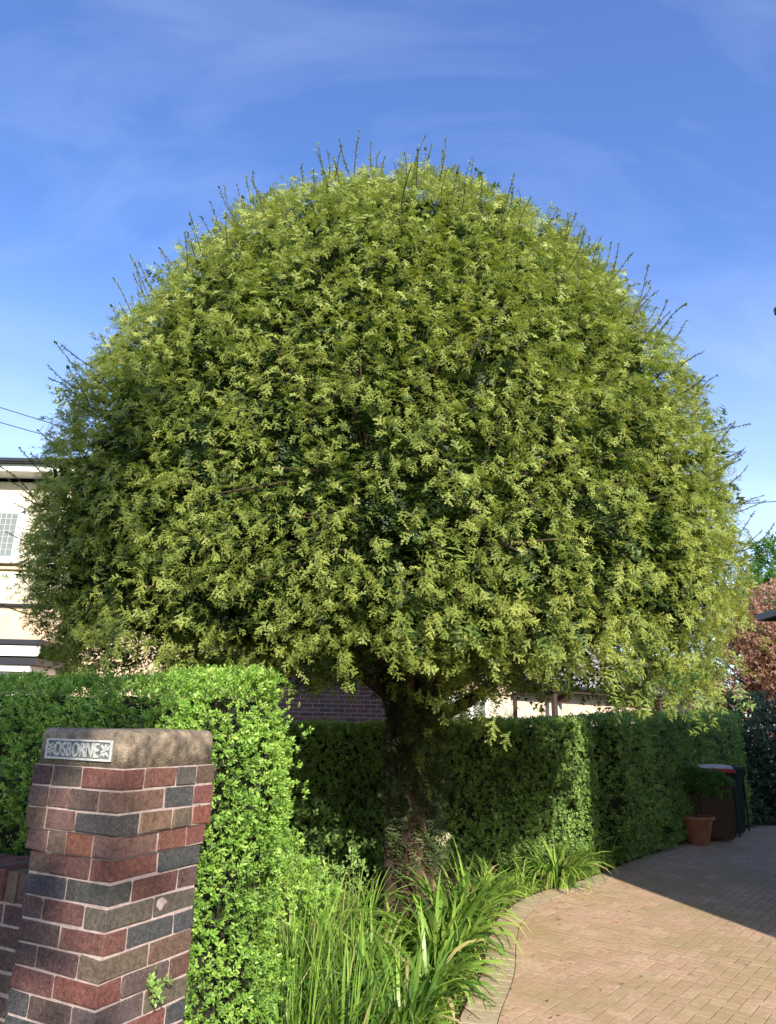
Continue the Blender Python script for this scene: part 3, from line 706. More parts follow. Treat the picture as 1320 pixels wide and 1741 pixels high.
def place_brick(a0, a1, b0, b1, z0, z1, c, parent):
    me = brick_mesh(a1-a0, b1-b0, z1-z0, BR[c] if isinstance(c, str) else c)
    o = bpy.data.objects.new('brick', me); COL.objects.link(o); o.parent = parent
    o.matrix_local = Matrix.Translation(P3((a0+a1)/2, (b0+b1)/2, (z0+z1)/2)+Vector((random.gauss(0, .0008), random.gauss(0, .0008), random.gauss(0, .0008))) if False else Vector(P3((a0+a1)/2+random.gauss(0, .0010), (b0+b1)/2+random.gauss(0, .0010), (z0+z1)/2))) @ ROTP.to_4x4()
    return o
WA, WB, J, BD = .425, .445, .0082, .1035
ZC = 1.33
colsL = {  # left face from the corner outwards / right face from the corner outwards, as in the photograph
 0: (['dred', 'purple', 'dark'], ['dred', 'red', 'grey']), 1: (['purple', 'purple', 'brown'], ['orange', 'blue', 'red']), 2: (['blue', 'brown', 'brown'], ['blue', 'orange', 'olive']),
 3: (['red', 'red', 'brown'], ['orange', 'red', 'red']), 4: (['dred', 'dred', 'purple'], ['red', 'blue', 'dred']), 5: (['blue', 'blue'], ['blue', 'dred', 'dark']),
 6: (['dred', 'dred', 'brown'], ['olive', 'grey', 'grey']), 7: (['dred', 'purple'], ['red', 'blue', 'dark']), 8: (['blue', 'dark', 'purple'], ['olive', 'brown', 'grey']),
 9: (['red', 'dred'], ['red', 'grey', 'brown']), 10: (['dark', 'dark', 'blue'], ['grey', 'olive', 'red'])}
PALL = ['dred', 'dred', 'red', 'brown', 'dark', 'purple', 'purple', 'grey', 'blue']
def split_len(total, lens):
    k = (total-J*(len(lens)-1))/sum(lens); return [x*k for x in lens]
for k in range(18):
    z1 = ZC-k*.075-.003; z0 = z1-.0668
    if z0 < -.04: break
    o_ = .024 if k < 3 else (.012 if k == 3 else 0)
    a0, a1, b0, b1 = -o_, WA+o_, -o_, WB+o_
    cl, crr = colsL.get(k, ([random.choice(PALL) for _ in range(3)], [random.choice(PALL) for _ in range(3)]))
    header_left = k % 2 == 0 if k >= 4 else k in (1, 3)      # the corner brick shows its short end on the left face
    if header_left:
        lens = [215, 215] if k >= 4 else [215, 150, 110]
        b = b0
        for i, l in enumerate(split_len(b1-b0, lens)):
            c = crr[min(i, len(crr)-1)] if i else crr[0]
            place_brick(a0, a0+BD, b, b+l, z0, z1, c, pil); place_brick(a1-BD, a1, b, b+l, z0, z1, cl[-1] if i == 0 else random.choice(PALL), pil); b += l+J
        lens = [215] if k >= 4 else [155, 110]
        for side in (0, 1):
            a = a0+BD+J
            for i, l in enumerate(split_len(a1-a0-2*(BD+J), lens)):
                c = cl[min(i+1, len(cl)-1)] if side == 0 else random.choice(PALL)
                if side == 0: place_brick(a, a+l, b0, b0+BD, z0, z1, c, pil)
                else: place_brick(a, a+l, b1-BD, b1, z0, z1, c, pil)
                a += l+J
    else:
        lens = [215, 215] if k >= 4 else [215, 155, 110]
        for side in (0, 1):
            a = a0
            for i, l in enumerate(split_len(a1-a0, lens)):
                c = cl[min(i, len(cl)-1)] if side == 0 else random.choice(PALL)
                if side == 0: place_brick(a, a+l, b0, b0+BD, z0, z1, c, pil)
                else: place_brick(a, a+l, b1-BD, b1, z0, z1, c, pil)
                a += l+J
        lens = [215] if k >= 4 else [160, 105]
        b = b0+BD+J
        for i, l in enumerate(split_len(b1-b0-2*(BD+J), lens)):
            place_brick(a0, a0+BD, b, b+l, z0, z1, crr[min(i+1, 2)], pil); place_brick(a1-BD, a1, b, b+l, z0, z1, random.choice(PALL), pil); b += l+J
# mortar follows each course, three millimetres behind the brick faces
mb = bmesh.new()
for zt, zb, o_ in ((ZC, ZC-.075*3+.004, .024), (ZC-.075*3+.002, ZC-.3+.004, .012), (ZC-.3+.002, -.04, 0)):
    e = .0058; bm_box(mb, ((WA)/2, (WB)/2, (zt+zb)/2), (WA+2*o_-2*e, WB+2*o_-2*e, zt-zb), ROTP.to_4x4())
bmesh.ops.recalc_face_normals(mb, faces=mb.faces[:])
obj_bm('mortar', mb, M['mortar'], pil)
# smear of pale mortar left on the right face
mp_ = bmesh.new(); bmesh.ops.create_icosphere(mp_, subdivisions=2, radius=1.0)
for v in mp_.verts: v.co = Vector((v.co.x*.0014, v.co.y*.024*(1+.35*math.sin(v.co.z*4+.5)), v.co.z*.022*(1-.35*v.co.y+.25*math.sin(v.co.y*7))))
o = obj_bm('mortar_smear', mp_, M['mortar'], pil, True); o.matrix_local = Matrix.Translation(P3(.0005, .262, .850)) @ ROTP.to_4x4()
# coping
cb = bmesh.new(); oc = .016
bm_box(cb, (WA/2, WB/2, ZC+.066), (WA+2*oc, WB+2*oc, .132))
vert_e = [e for e in cb.edges if abs(e.verts[0].co.z-e.verts[1].co.z) > .05]
bmesh.ops.bevel(cb, geom=vert_e, offset=.022, segments=4, affect='EDGES', profile=.5)
top_e = [e for e in cb.edges if all(v.co.z > ZC+.13 for v in e.verts)]
bmesh.ops.bevel(cb, geom=top_e, offset=.030, segments=5, affect='EDGES', profile=.5)
bmesh.ops.subdivide_edges(cb, edges=[e for e in cb.edges if e.calc_length() > .12], cuts=4, use_grid_fill=True)
for v in cb.verts:
    q = np.array([[v.co.x, v.co.y, v.co.z]]); v.co += Vector((float(vnoise(q, 14)[0]), float(vnoise(q+3, 14)[0]), float(vnoise(q+7, 14)[0])))*.0022
bmesh.ops.recalc_face_normals(cb, faces=cb.faces[:]); cb.transform(ROTP.to_4x4())
obj_bm('coping', cb, M['cap'], pil, True)

# a weed rooted in a joint low on the right face
q = P3(-.004, .235, .565); wd_ = empty('weed', 'little weed rooted in a joint low on the right face of the brick pillar', 'weed', (C0[0]+q[0], C0[1]+q[1], q[2]))
k = 11; dirs = unit(np.c_[-U[0]*.8+RNG.normal(0, .5, k), -U[1]*.8+RNG.normal(0, .5, k), RNG.uniform(-.3, 1.0, k)])
ST = [np.array([[0, 0, 0], d_*.03+np.array([0, 0, .012]), d_*.06+np.array([0, 0, .01])]) for d_ in dirs]
V, F = join_np([tube_np(p_, [.0016, .0013, .001], 4) for p_ in ST]); mesh_np('stem', V, F, M['twig'], wd_)
PT = np.concatenate([p_[1:] for p_ in ST]); V, F, T = scatter(*sprig(5, .030, .017, .02, 77, 1.0), PT, np.repeat(dirs, 2, 0), np.tile(np.array([[0, 0, 1.]]), (len(PT), 1)), RNG.uniform(.5, .95, len(PT)), np.clip(RNG.normal(.5, .15, len(PT)), 0, 1))
mesh_np('leaves', V, F, M['hedge_mid'], wd_, tint=T)

# house name plate on the coping
sg = empty('name_plate', 'small cast name plate reading OSBORNE on the pillar coping', 'sign', (C0[0], C0[1], 0))
SA0, SA1, SZ0, SZ1 = .045, .388, ZC+.022, ZC+.094
RS = Matrix(((-U[0], NB[0], 0), (-U[1], NB[1], 0), (0, 0, 1)))       # local x runs towards the pillar corner, y into the wall
org_s = Vector(P3(SA1, -oc, SZ0)); SW, SH = SA1-SA0, SZ1-SZ0
MS = Matrix.Translation(org_s) @ RS.to_4x4()
def s_box(bm, x0, x1, z0, z1, y0, y1): bm_box(bm, ((x0+x1)/2, (y0+y1)/2, (z0+z1)/2), (x1-x0, y1-y0, z1-z0), MS)
bm = bmesh.new(); s_box(bm, 0, SW, 0, SH, -.006, .004); bmesh.ops.recalc_face_normals(bm, faces=bm.faces[:]); obj_bm('plate', bm, M['sign'], sg)
bm = bmesh.new()
for q in ((0, SW, 0, .007), (0, SW, SH-.007, SH), (0, .007, .0075, SH-.0075), (SW-.007, SW, .0075, SH-.0075)): s_box(bm, *q, -.0115, -.0063)
bmesh.ops.recalc_face_normals(bm, faces=bm.faces[:]); obj_bm('border', bm, M['letter'], sg)
cu = bpy.data.curves.new('lettering', 'FONT'); cu.body = 'OSBORNE'; cu.size = .062; cu.extrude = .003; cu.bevel_depth = .0; cu.offset = .0008; cu.align_x = 'CENTER'; cu.space_character = 1.06
to = bpy.data.objects.new('lettering', cu); COL.objects.link(to); bpy.context.view_layer.update()
me = bpy.data.meshes.new_from_object(to.evaluated_get(bpy.context.evaluated_depsgraph_get())); bpy.data.objects.remove(to)
xs = [v.co.x for v in me.vertices]; ys = [v.co.y for v in me.vertices]; tw_, th_ = max(xs)-min(xs), max(ys)-min(ys)
TX0, TX1 = .046, SW-.066
for v in me.vertices:
    x = TX0+(v.co.x-min(xs))/tw_*(TX1-TX0); z = .0105+(v.co.y-min(ys))/th_*(SH-.021)
    v.co = MS @ Vector((x, -.0085-v.co.z, z))
o = link_mesh('lettering', me, M['letter'], sg); o['label'] = 'raised pale capital letters OSBORNE'
def flower(cx, seed):
    bm = bmesh.new(); r = random.Random(seed)
    for i in range(6):
        a = i*math.pi/3+.3
        q = bmesh.ops.create_icosphere(bm, subdivisions=1, radius=1.0, matrix=MS @ Matrix.Translation((cx+math.cos(a)*.013, -.0075, SH/2+math.sin(a)*.014)) @ Matrix.Rotation(-a, 4, 'Y') @ Matrix.Diagonal((.0085, .004, .0048, 1)))
    bmesh.ops.create_icosphere(bm, subdivisions=1, radius=1.0, matrix=MS @ Matrix.Translation((cx, -.0085, SH/2)) @ Matrix.Diagonal((.0045, .004, .0045, 1)))
    for a, l in ((.6, .022), (2.4, .02), (3.9, .022), (5.5, .02)):
        bmesh.ops.create_icosphere(bm, subdivisions=1, radius=1.0, matrix=MS @ Matrix.Translation((cx+math.cos(a)*.021, -.0075, SH/2+math.sin(a)*.021)) @ Matrix.Rotation(-a, 4, 'Y') @ Matrix.Diagonal((.009, .003, .0035, 1)))
    obj_bm('flower_ornament', bm, M['letter'], sg)
flower(.026, 1); flower(SW-.036, 2)

# ------------------------------------------------------------------ low front wall beside the pillar
lw = empty('low_brick_wall', 'low brick wall with soldier coping running off left of the pillar', 'wall', (C0[0], C0[1], 0))
wb0 = .10; wz = .92
a = WA+.004
box_m = bmesh.new(); bm_box(box_m, ((a+2.6)/2, wb0+.1075, (wz-.004)/2), (2.6-a, .215-.007, wz-.01), ROTP.to_4x4()); bmesh.ops.recalc_face_normals(box_m, faces=box_m.faces[:]); obj_bm('mortar', box_m, M['mortar'], lw)
x = a
while x < 2.5:
    place_brick(x, x+.064, wb0-.012, wb0+.227, wz-.105, wz+.002, random.choice(['dred', 'purple', 'brown', 'dark']), lw); x += .0745
for j in range(11):
    z1 = wz-.118-j*.075; z0 = z1-.065
    if z0 < -.05: break
    x = a-(.11 if j % 2 else 0)
    while x < 2.5:
        s_, e_ = max(x, a), x+.215
        if e_-s_ > .03: place_brick(s_, e_, wb0, wb0+.1025, z0, z1, random.choice(['dred', 'purple', 'dark', 'dred', 'brown']), lw)
        x += .225

# ------------------------------------------------------------------ the clipped yew
TX, TY = .0, 6.45
ZB, RB0, HB = 2.74, 3.04, 3.84
yew = empty('yew_tree', 'huge dome clipped yew tree on a short dark trunk beside the drive', 'tree', (.225, TY, 0))
OY = np.array([.225, TY, 0.])
def crown_R(z):
    z = np.asarray(z, float)
    up_ = RB0*np.sqrt(np.clip(1-np.clip((z-ZB)/HB, 0, 1)**1.8, 0, 1)); dn = RB0*(1-.16*((ZB-z)/1.0)**2)
    return np.where(z >= ZB, up_, dn)
# trunk: fluted, flared at the foot
nz_, na_ = 40, 72; zz = np.linspace(-.05, 2.0, nz_); th = np.linspace(0, 2*np.pi, na_, endpoint=False)
Zg, Tg = np.meshgrid(zz, th, indexing='ij')
Rg = .188*(1+.42*np.exp(-Zg/.22))*(1+.10*np.sin(3*Tg+.8+.25*Zg)+.11*np.sin(7*Tg+1.1*Zg)+.08*np.sin(13*Tg-1.7*Zg))*(1-.05*Zg)
pts = np.c_[(np.cos(Tg)*Rg).ravel(), (np.sin(Tg)*Rg).ravel(), Zg.ravel()]
q = pts.copy(); q[:, 2] *= .25
pts[:, :2] *= (1+.16*vnoise(q, 9)+.18*vnoise(q, 26))[:, None]
Ft = [(i*na_+j, i*na_+(j+1) % na_, (i+1)*na_+(j+1) % na_, (i+1)*na_+j) for i in range(nz_-1) for j in range(na_)]
mesh_np('trunk', pts, np.array(Ft), M['bark'], yew, smooth=True)
# limbs fork out under the crown
limb_pts = []
for i in range(15):
    an = i*2.39996+.4; el = random.uniform(.25, 1.25); ln = random.uniform(1.3, 2.1)*(1 if el < .9 else 1.25)
    b = np.array((math.cos(an)*.10, math.sin(an)*.10, random.uniform(1.3, 1.9)))
    t = np.linspace(0, 1, 8); e = np.array((math.cos(an)*math.cos(el), math.sin(an)*math.cos(el), math.sin(el)))
    P = b+e*ln*t[:, None]+np.c_[np.zeros(8), np.zeros(8), .35*t**2]+RNG.normal(0, .035, (8, 3))*t[:, None]
    R_ = random.uniform(.04, .065)*(1-t)**.8+.014
    V, F = tube_np(P, R_, 9); mesh_np('limb', V, F, M['bark'], yew, smooth=True); limb_pts.append(P)
LP = np.concatenate(limb_pts)
# crown
sprays_hi = [yew_spray(.082, 4, 7, 4, .0145, .0068, s, .19, .55, .95) for s in range(5)]
sprays_lo = [yew_spray(.13, 2, 4, 2, .040, .019, s, .2) for s in range(20, 23)]
def surf_points(n, zlo, zhi, front=None):
    """points on the dome, spread by area; front: True camera side, False far side"""
    out_P, out_N = [], []
    while sum(len(p) for p in out_P) < n:
        z = RNG.uniform(zlo, zhi, n); an = RNG.uniform(0, 2*np.pi, n)
        r = crown_R(z); dz = .02; dr = (crown_R(z+dz)-crown_R(z-dz))/(2*dz)
        w_ = r*np.sqrt(1+np.clip(dr, -6, 6)**2); k_ = RNG.random(n)*w_.max() < w_
        z, an, r, dr = z[k_], an[k_], r[k_], dr[k_]
        # the rear right flank is drawn in low down, shaped to let sun onto the hedge
        r = r*(1-.33*np.exp(-((np.degrees(np.arctan2(np.sin(an), np.cos(an)))-28)/28)**2)*np.clip((3.5-z)/.5, 0, 1))
        Nn = unit(np.c_[np.cos(an), np.sin(an), -dr]); P = np.c_[TX+np.cos(an)*r, TY+np.sin(an)*r, z]
        f = (unit(np.array([0, 0, CAM_H])-P)*Nn).sum(1) > -.18
        if front is not None: P, Nn = (P[f], Nn[f]) if front else (P[~f], Nn[~f])
        out_P.append(P); out_N.append(Nn)
    return np.concatenate(out_P)[:n], np.concatenate(out_N)[:n]
ZTOP = ZB+HB*.9985
clouds = []
def rim_ok(P):
    # the lower edge of the crown is uneven: it lifts over the trunk fork and over the bungalow, and droops between and at the right
    u = P[:, 0]/P[:, 1]; lift = np.interp(u, [-.3, -.16, -.13, -.04, -.02, .05, .08, .15, .17, .29, .32, .5], [.02, .02, .048, .05, .066, .06, 0, 0, .058, .058, .034, .02])
    return P[:, 2] > 1.5+lift*P[:, 1]+.10*vnoise(P, 3.0)
def foliage(P, Nn, per, tmpl, size, tint0, shade=0., spread=.09, hang=.0, free=False, fan=.5):
    """a branchlet at every P: a handful of sprays fanned round its tip"""
    if not free:
        ok_ = rim_ok(P); P, Nn = P[ok_], Nn[ok_]
    k = len(P); upz = np.clip((P[:, 2]-3.2)/3.0, 0, 1)[:, None]
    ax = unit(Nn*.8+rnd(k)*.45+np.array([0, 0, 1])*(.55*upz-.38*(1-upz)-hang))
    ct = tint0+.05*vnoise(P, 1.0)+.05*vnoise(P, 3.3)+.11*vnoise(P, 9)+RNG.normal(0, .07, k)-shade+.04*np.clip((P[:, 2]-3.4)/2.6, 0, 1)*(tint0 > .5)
    for _ in range(per):
        Q = P+rnd(k)*spread*.75-ax*RNG.uniform(0, .10, k)[:, None]
        X = unit(ax+rnd(k)*fan); Zh = unit(np.array([0, 0, .75])+Nn*.55+rnd(k)*.35)
        i = RNG.integers(0, len(tmpl), k); S = size*RNG.uniform(.7, 1.25, k); tt = ct+RNG.normal(0, .07, k)
        for q, (TV, TF, TT) in enumerate(tmpl):
            m_ = i == q; clouds.append(scatter(TV, TF, Q[m_]-OY, X[m_], Zh[m_], S[m_], tt[m_], TT))
# outer shell facing the viewer: separate tufts, about a hand apart, with shaded gaps between them
def thin(P, cell):
    key = np.floor(P/cell).astype(int); _, i = np.unique(key, axis=0, return_index=True); return np.sort(i)
P, Nn = surf_points(42000, 1.72, ZTOP, True)
d = .05*vnoise(P, 1.6)+.045*vnoise(P, 4.4)+.085*vnoise(P, 9)+RNG.normal(0, .03, len(P))
P = P+Nn*(d-.09)[:, None]; i = thin(P+RNG.normal(0, .02, P.shape), .096); P, Nn = P[i], Nn[i]
gap = .6*vnoise(P+5, 4.5)+.9*vnoise(P, 10)
low = np.clip((2.7-P[:, 2])/.9, 0, 1)
keep = gap > -.45+.45*low*(vnoise(P+9, 1.3) > -.1); P, Nn = P[keep], Nn[keep]
foliage(P, Nn, 4, sprays_hi, .74, .60, spread=.026, fan=.75)
# second layer between the outer branchlets, tinted dark to deepen the shaded gaps
P, Nn = surf_points(4200, 1.85, ZTOP-.1, True); keep = vnoise(P+5, 4.2) > -.5; P, Nn = P[keep], Nn[keep]
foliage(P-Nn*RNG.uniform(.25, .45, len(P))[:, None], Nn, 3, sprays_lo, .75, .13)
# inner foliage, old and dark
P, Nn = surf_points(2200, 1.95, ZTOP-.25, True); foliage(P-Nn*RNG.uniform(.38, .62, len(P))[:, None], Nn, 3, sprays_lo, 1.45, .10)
# far side
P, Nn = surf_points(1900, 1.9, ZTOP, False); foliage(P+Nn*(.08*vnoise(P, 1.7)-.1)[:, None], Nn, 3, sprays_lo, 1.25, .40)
# sagging skirt under the rim
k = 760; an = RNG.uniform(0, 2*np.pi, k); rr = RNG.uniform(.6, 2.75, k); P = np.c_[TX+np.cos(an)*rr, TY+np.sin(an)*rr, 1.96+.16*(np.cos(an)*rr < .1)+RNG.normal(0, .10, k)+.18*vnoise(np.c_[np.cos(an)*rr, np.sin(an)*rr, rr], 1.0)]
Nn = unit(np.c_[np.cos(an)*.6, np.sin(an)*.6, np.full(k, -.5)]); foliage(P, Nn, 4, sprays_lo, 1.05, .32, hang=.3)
# loose sprays hanging in front of the trunk top and over the hedge
for cx, cy, cz, s, n in ((.80, 4.9, 1.80, .28, 26), (.65, 5.4, 1.62, .22, 20), (.70, 4.7, 1.52, .10, 9), (-.38, 5.5, 1.66, .10, 6), (2.1, 5.4, 1.85, .24, 26), (1.5, 5.2, 1.75, .26, 20), (-1.4, 4.5, 1.85, .26, 24), (.17, 5.1, 1.88, .30, 24), (-.78, 4.7, 1.86, .22, 14), (2.35, 5.4, 1.92, .22, 24), (.38, 6.0, 1.62, .18, 16), (1.9, 5.0, 1.78, .14, 12), (-.9, 4.2, 1.75, .2, 16)):
    P = np.array([cx, cy, cz])+rnd(n)*np.array([s, s, s*.55]); Nn = unit(np.c_[RNG.normal(0, .3, n), np.full(n, -.7), np.full(n, -.35)]); foliage(P, Nn, 4, sprays_hi, 1.05, .52, hang=.25)
# green shoots hanging thick round the top of the trunk, mostly on the drive side
k = 150; z = RNG.uniform(1.0, 1.95, k); an = RNG.uniform(-2.0, .5, k); r_ = .22+.22*RNG.random(k)*(z-.8)
P = np.c_[OY[0]+np.cos(an)*r_, OY[1]+np.sin(an)*r_, z]; keep = (RNG.random(k) < np.clip((z-.9)/.7, .1, 1)) & ((an > -1.75) | (z > 1.75)); P, an = P[keep], an[keep]
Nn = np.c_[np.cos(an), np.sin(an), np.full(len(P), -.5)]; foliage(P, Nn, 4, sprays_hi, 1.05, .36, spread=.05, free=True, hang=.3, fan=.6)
V, F, T = cat_sc(clouds)
crown = mesh_np('crown', V, F, M['yew'], yew, tint=T); tag(crown, kind='stuff')
print('yew tris', len(F))
# solid dark shell added inside the crown to block sky and darken gaps
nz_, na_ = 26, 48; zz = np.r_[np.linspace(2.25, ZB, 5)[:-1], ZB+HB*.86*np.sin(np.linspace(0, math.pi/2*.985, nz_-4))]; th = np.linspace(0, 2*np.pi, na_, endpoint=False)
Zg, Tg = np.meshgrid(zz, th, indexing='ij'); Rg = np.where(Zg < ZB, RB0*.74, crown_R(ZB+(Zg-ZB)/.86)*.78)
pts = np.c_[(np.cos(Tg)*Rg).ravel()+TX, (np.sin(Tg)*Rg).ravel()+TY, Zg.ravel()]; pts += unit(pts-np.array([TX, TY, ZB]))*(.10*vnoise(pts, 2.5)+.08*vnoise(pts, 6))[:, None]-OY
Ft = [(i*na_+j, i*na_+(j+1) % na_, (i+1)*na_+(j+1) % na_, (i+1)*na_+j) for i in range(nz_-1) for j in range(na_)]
mesh_np('inner_core', pts, np.array(Ft), M['core'], yew)
# twigs reaching out to the shell
tw = []
P, Nn = surf_points(520, 2.0, ZTOP-.2, None)
for p, n_ in zip(P-OY, Nn):
    s_ = LP[np.argmin(((LP-p)**2).sum(1))]; m_ = (s_+p)/2+RNG.normal(0, .12, 3)
    tw.append(tube_np([s_, m_, p-n_*.1], [.016, .010, .004], 4))
V, F = join_np(tw); tag(mesh_np('twigs', V, F, M['twig'], yew), kind='stuff')
# wisps: long new shoots standing proud of the clipped dome
wv, ws = [], []
P, Nn = surf_points(720, 2.1, ZTOP, None)
rim = np.abs((unit(np.array([0, 0, CAM_H])-P)*Nn).sum(1)) < .36
hi = rim & (RNG.random(len(P)) < np.clip((P[:, 2]-1.6)/3.0, .2, 1)); P, Nn = P[hi], Nn[hi]
extra = np.array([(.46, TY-.8, 6.28), (.44, TY-.85, 6.25), (.26, TY-.9, 6.25), (-.45, TY-.8, 6.2), (1.5, TY-.4, 5.68), (1.68, TY-.4, 5.55), (1.76, TY-.5, 5.48), (-1.6, TY-.3, 5.55)])
P = np.r_[P, extra]; Nn = np.r_[Nn, unit(np.c_[(extra[:, 0]-TX)*.25, np.full(len(extra), -.1), np.full(len(extra), 1.)])]
for j, (p, n_) in enumerate(zip(P-OY, Nn)):
    ln = abs(random.gauss(.03, .10))+.05
    if j >= len(P)-len(extra): ln = random.uniform(.2, .34)
    if j == len(P)-len(extra): ln = .55
    d_ = unit(n_*.9+np.array([0, 0, .7 if p[2] > 4 else .35])+RNG.normal(0, .22, 3)); b_ = p-n_*.08
    e_ = b_+d_*(ln+.1); m_ = (b_+e_)/2+RNG.normal(0, .03, 3)
    tq = np.linspace(0, 1, 5)[:, None]; ws.append(tube_np(b_*(1-tq)**2+2*m_*tq*(1-tq)+e_*tq**2, [.0036, .0033, .003, .0026, .002], 4))
    nn_ = int(ln/.0034)+5; t = RNG.uniform(.15, 1, nn_)[:, None]; Q = b_*(1-t)**2+2*m_*t*(1-t)+e_*t**2
    X = unit(d_*.5+RNG.normal(0, .65, (nn_, 3))); wv.append(scatter(np.array([(0, -.0042, 0), (0, .0048, 0), (.034, 0, 0)]), np.array([(0, 1, 2)]), Q, X, rnd(nn_), RNG.uniform(.5, .95, nn_), np.clip(RNG.normal(.45, .16, nn_), 0, 1)))
    if random.random() < .3:
        wv.append(scatter(np.array([(-.008, -.008, 0), (.008, -.006, 0), (.012, .008, .006), (-.004, .01, -.006)]), np.array([(0, 1, 2), (0, 2, 3)]), np.array([e_]), np.array([d_]), rnd(1), np.array([random.uniform(.8, 1.5)]), np.array([.12])))
V, F = join_np(ws); tag(mesh_np('shoot_stems', V, F, M['twig'], yew), kind='stuff')
V, F, T = cat_sc(wv); tag(mesh_np('shoot_needles', V, F, M['yew'], yew, tint=T), kind='stuff')
# sprigs growing straight out of the trunk
k = 1150; z = RNG.uniform(.3, 1.9, k); an = RNG.uniform(-2.4, .6, k); keep = RNG.random(k) < np.clip((z-.2)/.9, .2, 1); z, an = z[keep], an[keep]; k = len(z)
P = np.c_[np.cos(an)*.22, np.sin(an)*.22, z]; X = unit(np.c_[np.cos(an)*.7, np.sin(an)*.7, np.full(k, -.35)]+rnd(k)*.35)
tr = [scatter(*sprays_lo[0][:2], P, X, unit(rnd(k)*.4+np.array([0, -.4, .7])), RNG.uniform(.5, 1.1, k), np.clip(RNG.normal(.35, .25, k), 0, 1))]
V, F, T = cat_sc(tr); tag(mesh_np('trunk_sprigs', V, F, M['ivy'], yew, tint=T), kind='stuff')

# ------------------------------------------------------------------ bed plants
def lily_clump(loc, n, ln, wd, lean, label, group='daylily clumps in the bed', tint=.5, name='daylily_clump', rad=.13, upright=.0):
    V, F, T = [], [], []; k = 0; ns = 6
    for i in range(n):
        an = random.uniform(0, 2*math.pi); rb = rad*math.sqrt(random.random()); b = np.array((math.cos(an)*rb, math.sin(an)*rb, 0))
        an2 = an+random.gauss(0, .7); l = ln*random.uniform(.6, 1.15); le = abs(random.gauss(lean*1.15, .30))+.05; w_ = wd*random.uniform(.65, 1.2)
        dx, dy = math.cos(an2), math.sin(an2); sx, sy = -dy, dx; tw_ = random.gauss(0, .5)
        th_ = math.pi/2-le*.35; p = b.copy(); t0 = 1.15 if random.random() < .035 else min(.98, max(0, random.gauss(tint, .24))); bend = le*1.5*(1-upright)*random.uniform(.7, 1.3)
        for s in range(ns+1):
            t = s/ns; ww = w_*(.75+.5*t-1.25*t**2.6) if t < 1 else 0
            c_, s2 = math.cos(tw_*t), math.sin(tw_*t)
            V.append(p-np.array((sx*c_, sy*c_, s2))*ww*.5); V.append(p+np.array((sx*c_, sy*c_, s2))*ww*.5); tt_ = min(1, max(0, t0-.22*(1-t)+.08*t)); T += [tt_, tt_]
            if s:
                F.append((k+2*s-2, k+2*s-1, k+2*s+1, k+2*s))
            p = p+np.array((dx*math.cos(th_), dy*math.cos(th_), math.sin(th_)))*l/ns; th_ -= bend/ns*(1+.8*t)
            if p[2] < .01: p[2] = .01+random.random()*.01
        k += 2*(ns+1)
    o = mesh_np(name, np.array(V), np.array(F), M['lily'], None, tint=np.array(T), smooth=True); o.location = (*loc, 0)
    return tag(o, label, 'plant', group)
LILY = [  # x, y, blades, length, width, lean, tint, label
 (-.40, 3.72, 120, .50, .012, .35, .40, 'fine grassy clump nearest the pillar foot, in half shade'),
 (-.14, 3.85, 130, .55, .014, .40, .42, 'fine upright grassy clump at the front of the bed'),
 (.10, 4.05, 110, .55, .026, .70, .46, 'broad bladed daylily at the front corner of the bed by the paving'),
 (-.42, 4.35, 140, .66, .013, .30, .47, 'tall fine grassy clump leaning on the lit privet hedge end'),
 (-.14, 4.50, 115, .54, .020, .5, .50, 'tall grassy clump in the middle of the front of the bed'),
 (.26, 4.62, 120, .54, .034, .95, .52, 'wide arching daylily hanging over the curved edging'),
 (-.48, 5.05, 110, .58, .013, .35, .52, 'grassy clump at the foot of the privet seedling'),
 (-.05, 5.05, 100, .44, .028, .72, .55, 'daylily with crossing blades in the centre of the bed'),
 (.42, 5.20, 115, .70, .038, 1.0, .53, 'big arching daylily with the broadest blades at the paving'),
 (.14, 5.45, 70, .44, .028, .95, .56, 'daylily right in front of the yew trunk'),
 (-.38, 5.60, 90, .56, .016, .50, .52, 'grassy clump in front of the shaded hedge left of the trunk'),
 (.55, 5.80, 110, .66, .034, .85, .53, 'daylily between the yew trunk and the curving edging'),
 (-.15, 6.05, 70, .48, .016, .60, .5, 'small daylily tucked against the left of the trunk'),
 (.72, 6.30, 100, .62, .030, .70, .55, 'upright daylily just right of the yew trunk foot')]
for x, y, n, ln, wd, le, ti, lab in LILY:
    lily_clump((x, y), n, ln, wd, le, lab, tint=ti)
lily_clump((.98, 6.95), 100, .48, .026, .85, 'daylily clump on the paving edge right of the yew trunk', tint=.55)
lily_clump((1.32, 7.45), 70, .34, .014, .8, 'low yellowing plant tuft between trunk and the arching daylily', tint=.86)
lily_clump((1.78, 7.85), 170, .66, .028, .95, 'large arching daylily clump below the sunlit hedge end', tint=.6, rad=.16)
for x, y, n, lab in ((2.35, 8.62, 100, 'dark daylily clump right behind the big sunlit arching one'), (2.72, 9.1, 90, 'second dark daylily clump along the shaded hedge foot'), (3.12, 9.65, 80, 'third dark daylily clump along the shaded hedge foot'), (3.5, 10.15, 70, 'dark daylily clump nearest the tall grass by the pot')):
    lily_clump((x, y), n, .52, .018, .8, lab, tint=.3, group='shaded daylily clumps')  # low tint puts the house shade into the blade colour
lily_clump((3.95, 10.95), 80, .75, .010, .3, 'tall grassy clump just left of the terracotta pot', tint=.45)
